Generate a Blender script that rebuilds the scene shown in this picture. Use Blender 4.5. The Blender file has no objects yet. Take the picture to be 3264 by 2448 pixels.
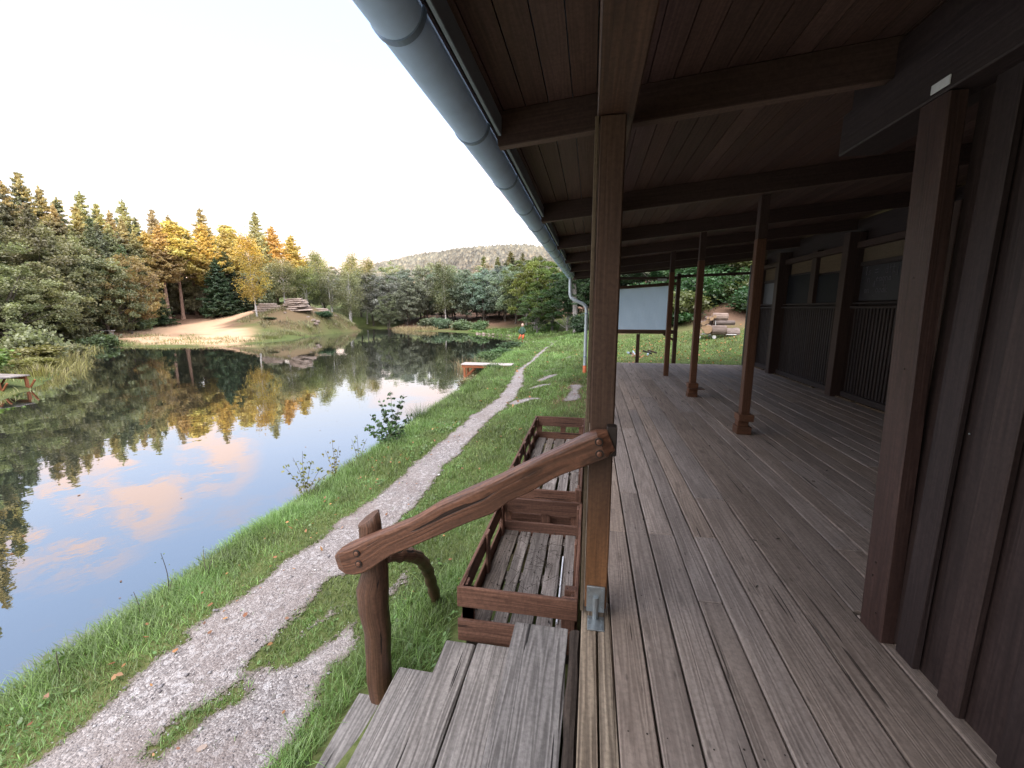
import bpy, math, random
import numpy as np
from mathutils import Vector, Matrix, Euler
R = math.radians
rng = np.random.default_rng(7); random.seed(7)
sc = bpy.context.scene
COL = sc.collection
V = Vector

# ------------------------------------------------------------------ helpers: tagging and linking
def tag(o, label=None, cat=None, group=None, kind=None):
    if label: o['label'] = label
    if cat: o['category'] = cat
    if group: o['group'] = group
    if kind: o['kind'] = kind
    return o
def empty(name, loc=(0, 0, 0), rz=0.0):
    o = bpy.data.objects.new(name, None); COL.objects.link(o)
    o.location = loc; o.rotation_euler = (0, 0, rz); o.empty_display_size = .2
    return o
def link(name, me, parent=None, mat=None):
    o = bpy.data.objects.new(name, me); COL.objects.link(o)
    if mat is not None and not me.materials: me.materials.append(mat)
    if parent is not None: o.parent = parent
    return o
def kids(o): return [c for c in COL.objects if c.parent == o]
def copy_thing(o, loc, rz=0.0, scale=(1, 1, 1)):
    r = o.copy(); COL.objects.link(r); r.location = loc; r.rotation_euler = (0, 0, rz); r.scale = scale
    for ch in kids(o):
        c = ch.copy(); COL.objects.link(c); c.parent = r
        for g in kids(ch):
            d = g.copy(); COL.objects.link(d); d.parent = c
    return r

# ------------------------------------------------------------------ mesh builder with grain coordinates
class MB:
    def __init__(s): s.v = []; s.f = []; s.g = []; s.r = []; s.smooth = False
    def add(s, verts, gs, faces, rnd):
        b = len(s.v); s.v += [tuple(q) for q in verts]; s.g += [tuple(q) for q in gs]
        for f in faces: s.f.append(tuple(i + b for i in f)); s.r.append(rnd)
    def sweep(s, path, secs, U=(1, 0, 0), rnd=None):
        rnd = random.random() if rnd is None else rnd
        off = random.uniform(0, 40); o2 = random.uniform(0, 9)
        path = [V(p) for p in path]; n = len(secs[0]); vs = []; gs = []; fs = []; L = 0
        for i, p in enumerate(path):
            a = path[max(0, i - 1)]; b = path[min(len(path) - 1, i + 1)]
            t = (b - a); t = t.normalized() if t.length > 1e-9 else V((0, 0, 1))
            u = V(U); u = (u - t * u.dot(t))
            if u.length < 1e-6: u = t.orthogonal()
            u.normalize(); w = t.cross(u)
            if i: L += (path[i] - path[i - 1]).length
            for (x, y) in secs[i]:
                vs.append(p + u * x + w * y); gs.append((L + off, x + o2, y + o2 * .37))
        for i in range(len(path) - 1):
            for j in range(n):
                k = (j + 1) % n
                fs.append((i * n + j, i * n + k, (i + 1) * n + k, (i + 1) * n + j))
        fs.append(tuple(range(n))[::-1]); fs.append(tuple((len(path) - 1) * n + j for j in range(n)))
        s.add(vs, gs, fs, rnd)
    def bar(s, p0, p1, w, h, U=(1, 0, 0), c=.003, rnd=None, n=1, jit=0.0, dz=None):
        """box beam from p0 to p1, w along U, h across; chamfered, optional wobble"""
        p0 = V(p0); p1 = V(p1); L = (p1 - p0).length; t = (p1 - p0) / L; c = min(c, w * .3, h * .3, L * .3)
        def sec(w, h, c, j=0.0):
            a, b = w / 2, h / 2
            q = [(a - c, -b), (a, -b + c), (a, b - c), (a - c, b), (-a + c, b), (-a, b - c), (-a, -b + c), (-a + c, -b)]
            if j: q = [(x + random.uniform(-j, j), y + random.uniform(-j, j)) for x, y in q]
            return q
        path = [p0, p0 + t * c]; secs = [sec(w - 2 * c, h - 2 * c, c * .5), sec(w, h, c, jit)]
        for i in range(1, n):
            path.append(p0 + t * (L * i / n)); secs.append(sec(w, h, c, jit))
        path += [p1 - t * c, p1]; secs += [sec(w, h, c, jit), sec(w - 2 * c, h - 2 * c, c * .5)]
        s.sweep(path, secs, U, rnd)
    def box(s, x0, x1, y0, y1, z0, z1, c=.003, rnd=None, n=1, jit=0.0):
        dx, dy, dz = x1 - x0, y1 - y0, z1 - z0; cx, cy, cz = (x0 + x1) / 2, (y0 + y1) / 2, (z0 + z1) / 2
        if dx >= dy and dx >= dz: s.bar((x0, cy, cz), (x1, cy, cz), dy, dz, (0, 1, 0), c, rnd, n, jit)
        elif dy >= dz: s.bar((cx, y0, cz), (cx, y1, cz), dx, dz, (1, 0, 0), c, rnd, n, jit)
        else: s.bar((cx, cy, z0), (cx, cy, z1), dx, dy, (1, 0, 0), c, rnd, n, jit)
    def tube(s, path, rad, n=8, U=(1, 0, 0), rnd=None, jit=0.0):
        if not hasattr(rad, '__len__'): rad = [rad] * len(path)
        secs = []
        for r in rad:
            secs.append([(math.cos(2 * math.pi * k / n) * r * (1 + random.uniform(-jit, jit)), math.sin(2 * math.pi * k / n) * r * (1 + random.uniform(-jit, jit))) for k in range(n)])
        s.sweep(path, secs, U, rnd)
    def build(s, name, mat, parent=None, smooth=False):
        me = bpy.data.meshes.new(name); me.from_pydata(s.v, [], s.f)
        a = me.attributes.new('g', 'FLOAT_VECTOR', 'POINT'); a.data.foreach_set('vector', np.array(s.g, dtype=np.float32).ravel())
        a = me.attributes.new('rnd', 'FLOAT', 'FACE'); a.data.foreach_set('value', np.array(s.r, dtype=np.float32))
        if smooth: me.polygons.foreach_set('use_smooth', [True] * len(me.polygons))
        me.materials.append(mat); me.update()
        return link(name, me, parent)

def npmesh(name, verts, faces, mat=None, attrs=None, smooth=False):
    """verts (N,3), faces (M,k) same k"""
    me = bpy.data.meshes.new(name); n = len(verts); m, k = faces.shape
    me.vertices.add(n); me.vertices.foreach_set('co', np.asarray(verts, np.float32).ravel())
    me.loops.add(m * k); me.loops.foreach_set('vertex_index', np.asarray(faces, np.int32).ravel())
    me.polygons.add(m); me.polygons.foreach_set('loop_start', np.arange(0, m * k, k, dtype=np.int32))
    me.polygons.foreach_set('loop_total', np.full(m, k, np.int32))
    if smooth: me.polygons.foreach_set('use_smooth', np.ones(m, bool))
    for an, (dom, arr) in (attrs or {}).items():
        arr = np.asarray(arr, np.float32)
        if arr.ndim == 1: a = me.attributes.new(an, 'FLOAT', dom); a.data.foreach_set('value', arr)
        else: a = me.attributes.new(an, 'FLOAT_VECTOR', dom); a.data.foreach_set('vector', arr.ravel())
    me.update(calc_edges=True); me.validate()
    if mat: me.materials.append(mat)
    return me

# ------------------------------------------------------------------ value noise in numpy
_tab = np.random.default_rng(3).random((256, 256))
def vn(x, y):
    xi = np.floor(x).astype(int); yi = np.floor(y).astype(int); fx = x - xi; fy = y - yi
    fx = fx * fx * (3 - 2 * fx); fy = fy * fy * (3 - 2 * fy)
    t = lambda a, b: _tab[a % 256, b % 256]
    return (t(xi, yi) * (1 - fx) + t(xi + 1, yi) * fx) * (1 - fy) + (t(xi, yi + 1) * (1 - fx) + t(xi + 1, yi + 1) * fx) * fy
def fbm(x, y, o=4):
    s = 0; a = .5
    for i in range(o): s = s + a * vn(x * 2 ** i + 17.3 * i, y * 2 ** i + 5.7 * i); a *= .5
    return s / (1 - .5 ** o)

# ------------------------------------------------------------------ node helpers
class NT:
    def __init__(s, name):
        s.m = bpy.data.materials.new(name); s.m.use_nodes = True; s.t = s.m.node_tree; s.t.nodes.clear()
        s.out = s.n('ShaderNodeOutputMaterial')
    def n(s, typ, **kw):
        nd = s.t.nodes.new(typ)
        for k, v in kw.items():
            if k.startswith('_'): setattr(nd, k[1:], v)
            else: nd.inputs[k.replace('__', ' ')].default_value = v
        return nd
    def l(s, a, b): s.t.links.new(a, b)
    def attr(s, name, vec=False):
        a = s.n('ShaderNodeAttribute', _attribute_name=name); return a.outputs['Vector' if vec else 'Fac']
    def mapping(s, vec, scale, loc=(0, 0, 0)):
        m = s.n('ShaderNodeMapping'); m.inputs['Scale'].default_value = scale; m.inputs['Location'].default_value = loc
        s.l(vec, m.inputs['Vector']); return m.outputs[0]
    def noise(s, vec, scale=5, detail=4, rough=.5, dist=0, out='Fac'):
        q = s.n('ShaderNodeTexNoise', Scale=scale, Detail=detail, Roughness=rough, Distortion=dist)
        if vec is not None: s.l(vec, q.inputs['Vector'])
        return q.outputs[out]
    def ramp(s, fac, stops, interp='LINEAR'):
        r = s.n('ShaderNodeValToRGB'); e = r.color_ramp.elements; r.color_ramp.interpolation = interp
        while len(e) > 1: e.remove(e[-1])
        for i, (p, c) in enumerate(stops):
            if i == 0: el = e[0]; el.position = p
            else: el = e.new(p)
            el.color = tuple(c) + (1,) if len(c) == 3 else c
        s.l(fac, r.inputs[0]); return r.outputs[0]
    def mix(s, fac, a, b, mode='MIX'):
        m = s.n('ShaderNodeMix', _data_type='RGBA', _blend_type=mode)
        for sock, v in ((0, fac), (6, a), (7, b)):
            if isinstance(v, (int, float)): m.inputs[sock].default_value = v
            elif isinstance(v, (tuple, list)): m.inputs[sock].default_value = tuple(v) + (1,) if len(v) == 3 else v
            else: s.l(v, m.inputs[sock])
        return m.outputs[2]
    def math(s, op, a, b=None, clamp=False):
        m = s.n('ShaderNodeMath', _operation=op, _use_clamp=clamp)
        for i, v in enumerate((a, b)):
            if v is None: continue
            if isinstance(v, (int, float)): m.inputs[i].default_value = v
            else: s.l(v, m.inputs[i])
        return m.outputs[0]
    def bsdf(s, col, rough=.7, bump=None, bstr=.3, bdist=.01, metal=0, spec=.3):
        b = s.n('ShaderNodeBsdfPrincipled'); b.inputs['Metallic'].default_value = metal; b.inputs['Specular IOR Level'].default_value = spec
        for sock, v in (('Base Color', col), ('Roughness', rough)):
            if isinstance(v, (int, float)): b.inputs[sock].default_value = v
            elif isinstance(v, tuple): b.inputs[sock].default_value = v + (1,) if len(v) == 3 else v
            else: s.l(v, b.inputs[sock])
        if bump is not None:
            bp = s.n('ShaderNodeBump', Strength=bstr, Distance=bdist); s.l(bump, bp.inputs['Height']); s.l(bp.outputs[0], b.inputs['Normal'])
        s.l(b.outputs[0], s.out.inputs[0]); return b

def wood(name, dark, light, rough=.75, fine=1.0, rings=.5, bump=.35, var=.25, dirt=.4, spec=.25, dots=.25, crack=.0, warm=(1.0, .93, .85), low=None, knots=.0):
    t = NT(name); g = t.attr('g', True); rnd = t.attr('rnd')
    fib = t.noise(t.mapping(g, (2.0 * fine, 90 * fine, 90 * fine)), 1, 4, .6)
    ringv = t.mapping(g, (.42, 11, 11))
    warp = t.noise(ringv, 1.0, 2.5, .5)
    w = t.n('ShaderNodeMath', _operation='SINE'); t.l(t.math('MULTIPLY', warp, 80.0), w.inputs[0])
    ring = t.math('MULTIPLY_ADD', w.outputs[0], .5); t.t.nodes[-1].inputs[2].default_value = .5
    blot = t.noise(t.mapping(g, (1.3, 6, 6)), 1, 4, .6)
    grit = t.noise(g, 55, 3, .6)
    grain = t.math('ADD', t.math('MULTIPLY', fib, 1 - rings * .6), t.math('MULTIPLY', ring, rings * .6))
    c = t.ramp(grain, [(.22, dark), (.72, light)])
    c = t.mix(t.math('MULTIPLY', t.ramp(blot, [(.3, (1, 1, 1)), (.65, (0, 0, 0))]), dirt), c, tuple(x * .42 for x in dark))
    if knots:
        kv = t.n('ShaderNodeTexVoronoi', Scale=1.0); kw = t.n('ShaderNodeVectorMath', _operation='ADD'); t.l(t.mapping(g, (2.6, 8.5, 8.5)), kw.inputs[0])
        ko = t.n('ShaderNodeTexNoise', Scale=9.0); t.l(g, ko.inputs['Vector']); ks = t.n('ShaderNodeVectorMath', _operation='SCALE'); t.l(ko.outputs['Color'], ks.inputs[0]); ks.inputs['Scale'].default_value = .12; t.l(ks.outputs[0], kw.inputs[1]); t.l(kw.outputs[0], kv.inputs['Vector'])
        kd = t.ramp(kv.outputs['Distance'], [(.06, (.9, .9, .9)), (.10, (.35, .35, .35)), (.13, (.75, .75, .75)), (.20, (0, 0, 0))]); c = t.mix(t.math('MULTIPLY', kd, knots), c, tuple(x * .3 for x in dark))
    # dark specks and nail-like knots
    vo = t.n('ShaderNodeTexVoronoi', Scale=1.0); t.l(t.mapping(g, (5, 17, 17)), vo.inputs['Vector'])
    sp = t.ramp(vo.outputs['Distance'], [(.05, (1, 1, 1)), (.13, (0, 0, 0))])
    c = t.mix(t.math('MULTIPLY', sp, dots), c, tuple(x * .25 for x in dark))
    c = t.mix(t.ramp(grit, [(.35, (.35, .35, .35)), (.6, (0, 0, 0))]), c, tuple(x * .5 for x in dark))
    ck = t.noise(t.mapping(g, (1.1, 38, 38), (3.1, 7.7, 1.3)), 1, 2, .5); ck = t.ramp(ck, [(.685, (0, 0, 0)), (.70, (1, 1, 1))])
    c = t.mix(t.math('MULTIPLY', ck, crack), c, tuple(x * .12 for x in dark))
    v = t.math('ADD', t.math('MULTIPLY', rnd, 2 * var), 1 - var)
    vc = t.n('ShaderNodeCombineColor'); t.l(v, vc.inputs[0]); t.l(v, vc.inputs[1]); t.l(v, vc.inputs[2])
    c = t.mix(1.0, c, vc.outputs[0], 'MULTIPLY')
    c = t.mix(t.math('FRACT', t.math('MULTIPLY', rnd, 7.3)), c, t.mix(1.0, c, warm, 'MULTIPLY'))
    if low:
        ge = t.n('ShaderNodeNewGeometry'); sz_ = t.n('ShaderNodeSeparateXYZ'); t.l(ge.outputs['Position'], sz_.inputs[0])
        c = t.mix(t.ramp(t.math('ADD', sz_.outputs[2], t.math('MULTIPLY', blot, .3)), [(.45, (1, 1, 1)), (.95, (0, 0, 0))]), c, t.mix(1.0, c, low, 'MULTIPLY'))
    h = t.math('SUBTRACT', t.math('ADD', t.math('MULTIPLY', grain, .8), t.math('MULTIPLY', grit, .35)), t.math('MULTIPLY', ck, 1.5 * crack))
    t.bsdf(c, t.math('ADD', t.math('MULTIPLY', blot, .25), rough - .12), h, bump, .006, spec=spec)
    return t.m

M = {}
M['deck'] = wood('weathered_deck_wood', (.26, .218, .192), (.41, .355, .315), .72, 1, .6, .5, .16, .42, .22, .6, .8, knots=.45)
M['deck_edge'] = wood('pale_cracked_edge_wood', (.16, .13, .10), (.40, .335, .255), .75, 1, .6, .9, .15, .35, .2, .4, 1.0)
M['tread'] = wood('grey_tread_wood', (.14, .132, .125), (.33, .315, .30), .8, 1, .6, .8, .12, .35, .2, .3, .9, (1, .97, .94))
M['post'] = wood('brown_stained_post', (.045, .026, .018), (.115, .066, .042), .6, 1, .3, .25, .15, .3, .3, .15)
M['post_new'] = wood('warm_planed_post', (.095, .047, .028), (.17, .08, .046), .6, 1, .4, .25, .15, .25, .3, .3)
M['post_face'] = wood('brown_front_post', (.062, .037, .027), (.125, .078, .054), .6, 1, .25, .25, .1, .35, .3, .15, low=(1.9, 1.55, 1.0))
M['rail'] = wood('glossy_stained_rail', (.075, .034, .02), (.20, .09, .05), .40, 1, .5, .5, .12, .5, .45, .5, .9, knots=.8)
M['newel'] = wood('dark_stained_newel', (.055, .03, .02), (.14, .075, .048), .5, 1, .4, .7, .12, .6, .4, .3, 1.0, knots=.9)
M['crate'] = wood('red_brown_crate_wood', (.085, .045, .033), (.22, .12, .085), .7, 1, .4, .45, .25, .5, .25, .35, .8, knots=.7)
M['slat'] = wood('dirty_grey_slats', (.13, .115, .105), (.36, .33, .31), .8, 1, .5, .5, .25, .6, .2, .7)
M['soffit'] = wood('dark_soffit_boards', (.072, .044, .037), (.135, .083, .068), .65, 1, .3, .2, .18, .3, .25, .1)
M['rafter_lit'] = wood('rafter_lit_underside', (.09, .06, .05), (.16, .11, .09), .65, 1, .2, .2, .12, .2, .25, .1)  # paler rafter copy: light on the undersides put into the colour
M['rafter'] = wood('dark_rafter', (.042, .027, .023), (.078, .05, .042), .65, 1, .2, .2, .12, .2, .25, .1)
M['wall'] = wood('dark_brown_wall_boards', (.026, .018, .018), (.055, .038, .037), .6, 1, .3, .3, .25, .3, .3, .15)
M['corner'] = wood('maroon_corner_post', (.040, .023, .020), (.080, .045, .038), .5, 1, .3, .4, .1, .55, .35, .4, .6, knots=.6)
M['panel'] = wood('faded_panel_board', (.03, .026, .027), (.07, .058, .058), .7, 1, .2, .2, .1, .3, .2, .2)
M['board_tan'] = wood('tan_chipboard', (.10, .075, .05), (.16, .125, .085), .8, 1, .1, .1, .1, .3, .2, .2)
M['jetty_top'] = wood('bleached_jetty_board', (.28, .265, .27), (.50, .48, .48), .8, 1, .3, .3, .15, .2, .2, .3)
M['jetty_leg'] = wood('orange_jetty_timber', (.16, .06, .03), (.34, .13, .06), .7, 1, .3, .3, .2, .3, .2, .2)
M['log_bark'] = wood('log_bark', (.10, .075, .065), (.36, .30, .275), .9, .6, .2, .9, .3, .5, .2, .3)
M['log_end'] = wood('log_cut', (.24, .16, .10), (.42, .31, .21), .8, 1, .2, .2, .2, .3, .2, .1)
M['rough_log'] = wood('rough_dark_log', (.03, .025, .022), (.09, .075, .065), .9, 1, .3, 1.0, .3, .5, .2, .3)

def simple(name, col, rough=.5, metal=0, nscale=30, namp=.25, bump=.1, spec=.4):
    t = NT(name); tc = t.n('ShaderNodeTexCoord'); n = t.noise(tc.outputs['Object'], nscale, 5, .6)
    c = t.mix(n, tuple(x * (1 - namp) for x in col), tuple(min(1, x * (1 + namp)) for x in col))
    t.bsdf(c, t.math('ADD', t.math('MULTIPLY', n, .3), rough - .15), n, bump, .003, metal, spec)
    return t.m
M['zinc'] = simple('flare_blue_zinc', (.42, .57, .76), .5, .1, 7, .2, .05)  # gutter zinc with blue lens flare mixed into its base colour
M['zinc_pipe'] = simple('zinc_pipe', (.40, .46, .50), .42, .3, 7, .2, .05)
M['zinc_band'] = simple('dark_zinc_joint', (.22, .29, .38), .5, .5, 7, .2, .05)
M['clay'] = simple('terracotta_pipe', (.42, .10, .035), .6)
M['steel'] = simple('galvanised_steel', (.34, .38, .40), .4, .8, 40, .3, .1)
M['dark_metal'] = simple('dark_bolt_metal', (.05, .04, .035), .5, .6)
M['black_post'] = simple('black_painted_post', (.012, .014, .013), .5)
M['bronze'] = simple('bolt_head', (.16, .075, .045), .45, .3, 60, .2)
M['plate'] = simple('pale_plate', (.55, .56, .56), .6)
M['chalk'] = simple('chalk', (.16, .16, .18), .9)
M['fascia'] = simple('painted_fascia_board', (.22, .27, .30), .6, 0, 12, .25)
M['white_rod'] = simple('white_plastic_rod', (.62, .66, .70), .5)
M['soil'] = simple('dark_soil', (.035, .028, .022), .95, 0, 12, .5, .6)
M['white_frame'] = simple('white_enamel', (.55, .55, .55), .4)
M['glass_dark'] = simple('dusty_dark_window', (.014, .015, .018), .65, 0, 6, .5, .02, .15)
M['hatch'] = simple('pale_hatch_sheet', (.075, .082, .095), .5, 0, 6, .4)

# leaf material: colour from object colour, per-leaf and per-clump variation
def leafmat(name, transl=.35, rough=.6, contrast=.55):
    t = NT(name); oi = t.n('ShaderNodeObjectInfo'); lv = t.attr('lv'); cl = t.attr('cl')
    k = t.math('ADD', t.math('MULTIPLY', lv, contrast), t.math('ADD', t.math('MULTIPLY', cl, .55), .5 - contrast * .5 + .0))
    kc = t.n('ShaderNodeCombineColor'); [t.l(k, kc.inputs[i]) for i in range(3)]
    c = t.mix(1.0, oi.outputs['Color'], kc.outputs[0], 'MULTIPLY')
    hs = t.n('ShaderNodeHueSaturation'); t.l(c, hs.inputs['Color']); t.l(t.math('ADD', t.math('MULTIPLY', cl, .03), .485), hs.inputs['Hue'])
    d = t.n('ShaderNodeBsdfDiffuse'); tr = t.n('ShaderNodeBsdfTranslucent'); t.l(hs.outputs[0], d.inputs[0])
    t.l(t.mix(1.0, hs.outputs[0], (1.1, 1.15, .7), 'MULTIPLY'), tr.inputs[0])
    mx = t.n('ShaderNodeMixShader', Fac=transl); t.l(d.outputs[0], mx.inputs[1]); t.l(tr.outputs[0], mx.inputs[2])
    gl = t.n('ShaderNodeBsdfGlossy', Roughness=.45); gl.inputs[0].default_value = (1, 1, 1, 1)
    m2 = t.n('ShaderNodeMixShader', Fac=.035); t.l(mx.outputs[0], m2.inputs[1]); t.l(gl.outputs[0], m2.inputs[2])
    t.l(m2.outputs[0], t.out.inputs[0]); return t.m
M['leaf'] = leafmat('foliage')
M['blade'] = leafmat('grass_blade', .3, .6, .6)

def barkmat(name, c1, c2, scale=(8, 8, 1.5), birch=False, top=None):
    t = NT(name); g = t.attr('g', True)
    n = t.noise(t.mapping(g, (scale[2], scale[0], scale[1])), 2, 5, .65)
    c = t.mix(t.ramp(n, [(.35, (0, 0, 0)), (.65, (1, 1, 1))]), c1, c2)
    if birch:
        m = t.noise(t.mapping(g, (9, 2, 2)), 1.5, 3, .6); c = t.mix(t.ramp(m, [(.56, (0, 0, 0)), (.62, (1, 1, 1))]), c, (.03, .03, .03))
    t.bsdf(c, .85, n, .6, .02); return t.m
M['bark'] = barkmat('grey_brown_bark', (.05, .042, .036), (.15, .125, .105))
M['bark_pine'] = barkmat('pine_bark', (.12, .075, .055), (.36, .24, .185))
M['bark_birch'] = barkmat('birch_bark', (.42, .40, .38), (.62, .60, .57), birch=True)
M['bark_beech'] = barkmat('pale_beech_bark', (.16, .15, .14), (.30, .28, .26))

# ------------------------------------------------------------------ terrain height
POND = [(-3.75, -14), (-3.72, 0), (-3.75, 4), (-3.8, 8), (-3.85, 12), (-4.0, 16), (-4.5, 20), (-5.0, 25), (-5.2, 31), (-6.2, 36.5), (-8.6, 40), (-12.4, 44.2), (-16.4, 47.1), (-19.5, 47.0), (-24.5, 50.3), (-30, 54.0), (-33, 54.5),
        (-31, 51), (-27.6, 48.6), (-26.4, 44.3), (-26.6, 39.8), (-24.9, 32.5), (-24.4, 28.5), (-26.4, 25.6), (-29.2, 24.4), (-33.5, 25.0), (-35.5, 24.6), (-30, 20.0), (-25, 16.6), (-21, 13.6), (-17.2, 10.2), (-15, 6), (-14, 0), (-14, -14)]
def resample(poly, step):
    out = []
    for i in range(len(poly)):
        a = np.array(poly[i], float); b = np.array(poly[(i + 1) % len(poly)], float); L = np.hypot(*(b - a)); n = max(1, int(L / step))
        for k in range(n): out.append(a + (b - a) * k / n)
    return np.array(out)
def sdf(poly, x, y):
    """signed distance, negative inside"""
    p = np.array(poly, float); d = np.full(x.shape, 1e9); inside = np.zeros(x.shape, bool)
    for i in range(len(p)):
        a = p[i]; b = p[(i + 1) % len(p)]; e = b - a; L = e @ e
        t = np.clip(((x - a[0]) * e[0] + (y - a[1]) * e[1]) / L, 0, 1)
        d = np.minimum(d, np.hypot(x - a[0] - t * e[0], y - a[1] - t * e[1]))
        c = (a[1] > y) != (b[1] > y)
        with np.errstate(divide='ignore', invalid='ignore'): xi = (b[0] - a[0]) * (y - a[1]) / (b[1] - a[1]) + a[0]
        inside ^= c & (x < xi)
    return np.where(inside, -d, d)
CP = []
for Y, pz in ((-12, -.87), (-4, -.87), (0, -.86), (2, -.85), (4, -.82), (6.5, -.76), (9, -.71), (12, -.63), (15, -.58), (20, -.58), (26, -.6)):
    s = (-3.85 if Y < 13 else -3.85 - (Y - 13) * .08)
    for x, z in ((s + .12, -1.02), (s + .38, pz - .06), (s + .9, pz), (-2.4, pz), (-1.7, pz + .01)): CP.append((x, Y, z))
    CP.append((-1.35, Y, pz + .05)); CP.append((-.8, Y, pz + (.22 if Y < 8 else .17))); CP.append((-.2, Y, pz + (.33 if Y < 8 else .28))); 
for Y in (-6, 0, 4, 8): CP += [(2, Y, -.5), (5, Y, -.5), (12, Y, -.3)]
CP += [(1, 12.4, -.33), (2.5, 12.4, -.25), (4, 12.5, -.18), (6, 12.5, -.05), (.5, 14.5, -.42), (2, 15, -.2), (4.5, 16, 0.0), (7, 15, .3), (-1, 15, -.52), (.3, 18, -.35), (2.5, 19.5, 0.0), (4.7, 19.4, .22), (5.8, 19.2, .38), (9, 20, 1.0),
       (-1, 20, -.5), (1, 24, .1), (4, 24, .9), (7, 24, 1.6), (12, 26, 3.5), (4, 30, 2.6), (8, 34, 5), (-1, 27, -.45), (0, 30, 0), (-1, 33, -.35), (-3.2, 34, -.6), (-3, 40, -.7), (2, 38, 1.0), (-7, 44, -.7), (-9, 50, -.4), (-16, 52, -.5), (-25, 57, -.3), (-33, 60, .3),
       (-33, 37.0, .45), (-31, 41.8, 1.8), (-33.5, 42, 1.7), (-35.5, 40.8, 1.2), (-32.2, 39.2, 1.2), (-29.0, 42.3, 1.35), (-27.6, 44.5, .35), (-27.9, 40.0, .5), (-28.8, 37.0, .1), (-28.6, 46.5, .7), (-34, 46, 1.5), (-36, 50, 1.5), (-33, 57, .3),
       (-40.3, 41.7, .6), (-36, 37, .1), (-30, 30, -.75), (-33, 33, -.4), (-41.6, 31.2, -.3), (-44.8, 39.9, .7), (-38.2, 27.4, -.35), (-36, 26.3, -.75), (-37, 22.5, -.5), (-34.7, 19.8, -.4), (-30, 17.5, -.5), (-24, 12.5, -.55), (-21, 8, -.5), (-18, 2, -.5), (-18, -8, -.5),
       (-45, 25, .2), (-52, 34, 1.2), (-50, 45, 1.5), (-50, 18, .3), (-60, 28, 2), (-45, 60, 2), (-70, 50, 4), (-40, 80, 3), (-20, 75, 1), (0, 65, 2.5), (20, 60, 8), (30, 30, 8), (30, 5, 5), (25, -20, 3), (-30, -25, 0), (-70, 0, 1.5), (-90, 90, 8), (0, 110, 6), (60, 80, 14), (80, 0, 9), (40, -60, 4), (-60, -60, 1), (-110, 20, 4)]
oc = resample(POND, 3.0); CPA = np.array(CP + [(a, b, -1.12) for a, b in oc if not (-6 < a < -3 and b < 27)])
_d = np.hypot(CPA[:, None, 0] - CPA[None, :, 0], CPA[:, None, 1] - CPA[None, :, 1])
_w = np.linalg.solve(_d + np.eye(len(CPA)) * .02, CPA[:, 2] - .0)
def H(x, y):
    x = np.asarray(x, float); y = np.asarray(y, float); sh = x.shape; x = x.ravel(); y = y.ravel(); z = np.zeros(x.shape)
    for i in range(0, len(x), 20000):
        xx = x[i:i + 20000]; yy = y[i:i + 20000]
        z[i:i + 20000] = np.hypot(xx[:, None] - CPA[None, :, 0], yy[:, None] - CPA[None, :, 1]) @ _w
    r = np.hypot(x, y); far = np.clip((r - 120) / 120, 0, 1); z = z * (1 - far) + 4 * far
    s = sdf(POND, x, y)
    z = z + (fbm(x * 1.7, y * 1.7) - .5) * .05 + (fbm(x * .5 + 9, y * .5, 3) - .5) * np.clip((r - 20) / 20, 0, 1) * .5
    z = np.where(s < 0, np.minimum(-1.12 - .5 * np.clip(-s / 1.2, 0, 1), z), np.maximum(z, -1.12 + .12 * np.clip(s / .2, 0, 1)))
    return z.reshape(sh)
def h1(x, y): return float(H(np.array([x]), np.array([y]))[0])

# gravel masks (world x, y)
def segd(x, y, pts):
    d = np.full(x.shape, 1e9)
    for (a, b, ra), (c, e, rb) in zip(pts[:-1], pts[1:]):
        ex, ey = c - a, e - b; L = ex * ex + ey * ey; t = np.clip(((x - a) * ex + (y - b) * ey) / L, 0, 1)
        d = np.minimum(d, np.hypot(x - a - t * ex, y - b - t * ey) - (ra + (rb - ra) * t))
    return d
PATH = [(-2.48, -8, .40), (-2.48, 1, .40), (-2.42, 3, .38), (-2.28, 4.4, .31), (-2.25, 6, .27), (-2.13, 8.6, .26), (-1.95, 10, .22), (-2.02, 11.7, .2), (-2.3, 14, .15), (-2.3, 16, .11), (-2.28, 20, .10), (-2.2, 24, .08), (-2.1, 28, .05)]
PATCH = [[(-1.95, -6, .50), (-1.97, 1.2, .53), (-1.93, 1.9, .46), (-1.88, 2.3, .33), (-1.95, 2.8, .16)], [(-1.85, 1.75, .18), (-1.72, 2.15, .16), (-1.6, 2.35, .1)], [(-1.55, 2.9, .07), (-1.5, 3.2, .05)],
         [(-1.7, 9.5, .16), (-1.35, 9.8, .14), (-1.1, 9.7, .08)], [(-1.5, 10.9, .12), (-1.15, 11.3, .2)], [(-1.35, 12.3, .14), (-1.05, 12.9, .18)], [(-1.5, 13.6, .08), (-1.0, 14.6, .06)], [(-.35, 9.2, .2), (-.3, 10.8, .15)], [(-.9, 17, .15), (-.7, 18, .05)]]
ISLE = [[(-2.22, 1.58, .045), (-2.19, 1.74, .085), (-2.08, 1.88, .06)], [(-2.12, 2.2, .06), (-2.06, 2.5, .12), (-1.95, 3.0, .15)], [(-1.98, 2.3, .11), (-1.78, 2.6, .12), (-1.6, 2.75, .1)]]
def gravel(x, y):
    """>0 inside gravel"""
    n = (fbm(x * 5, y * 5, 4) - .5) * .28 + (fbm(x * 1.3 + 3, y * 1.3, 2) - .5) * .12
    d = segd(x, y, PATH)
    for p in PATCH: d = np.minimum(d, segd(x, y, p) + .02)
    m = -d
    for p in ISLE: m = np.minimum(m, segd(x, y, p) + .0)
    return m + n * np.clip(.6 + 0 * y, 0, 1) 

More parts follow.
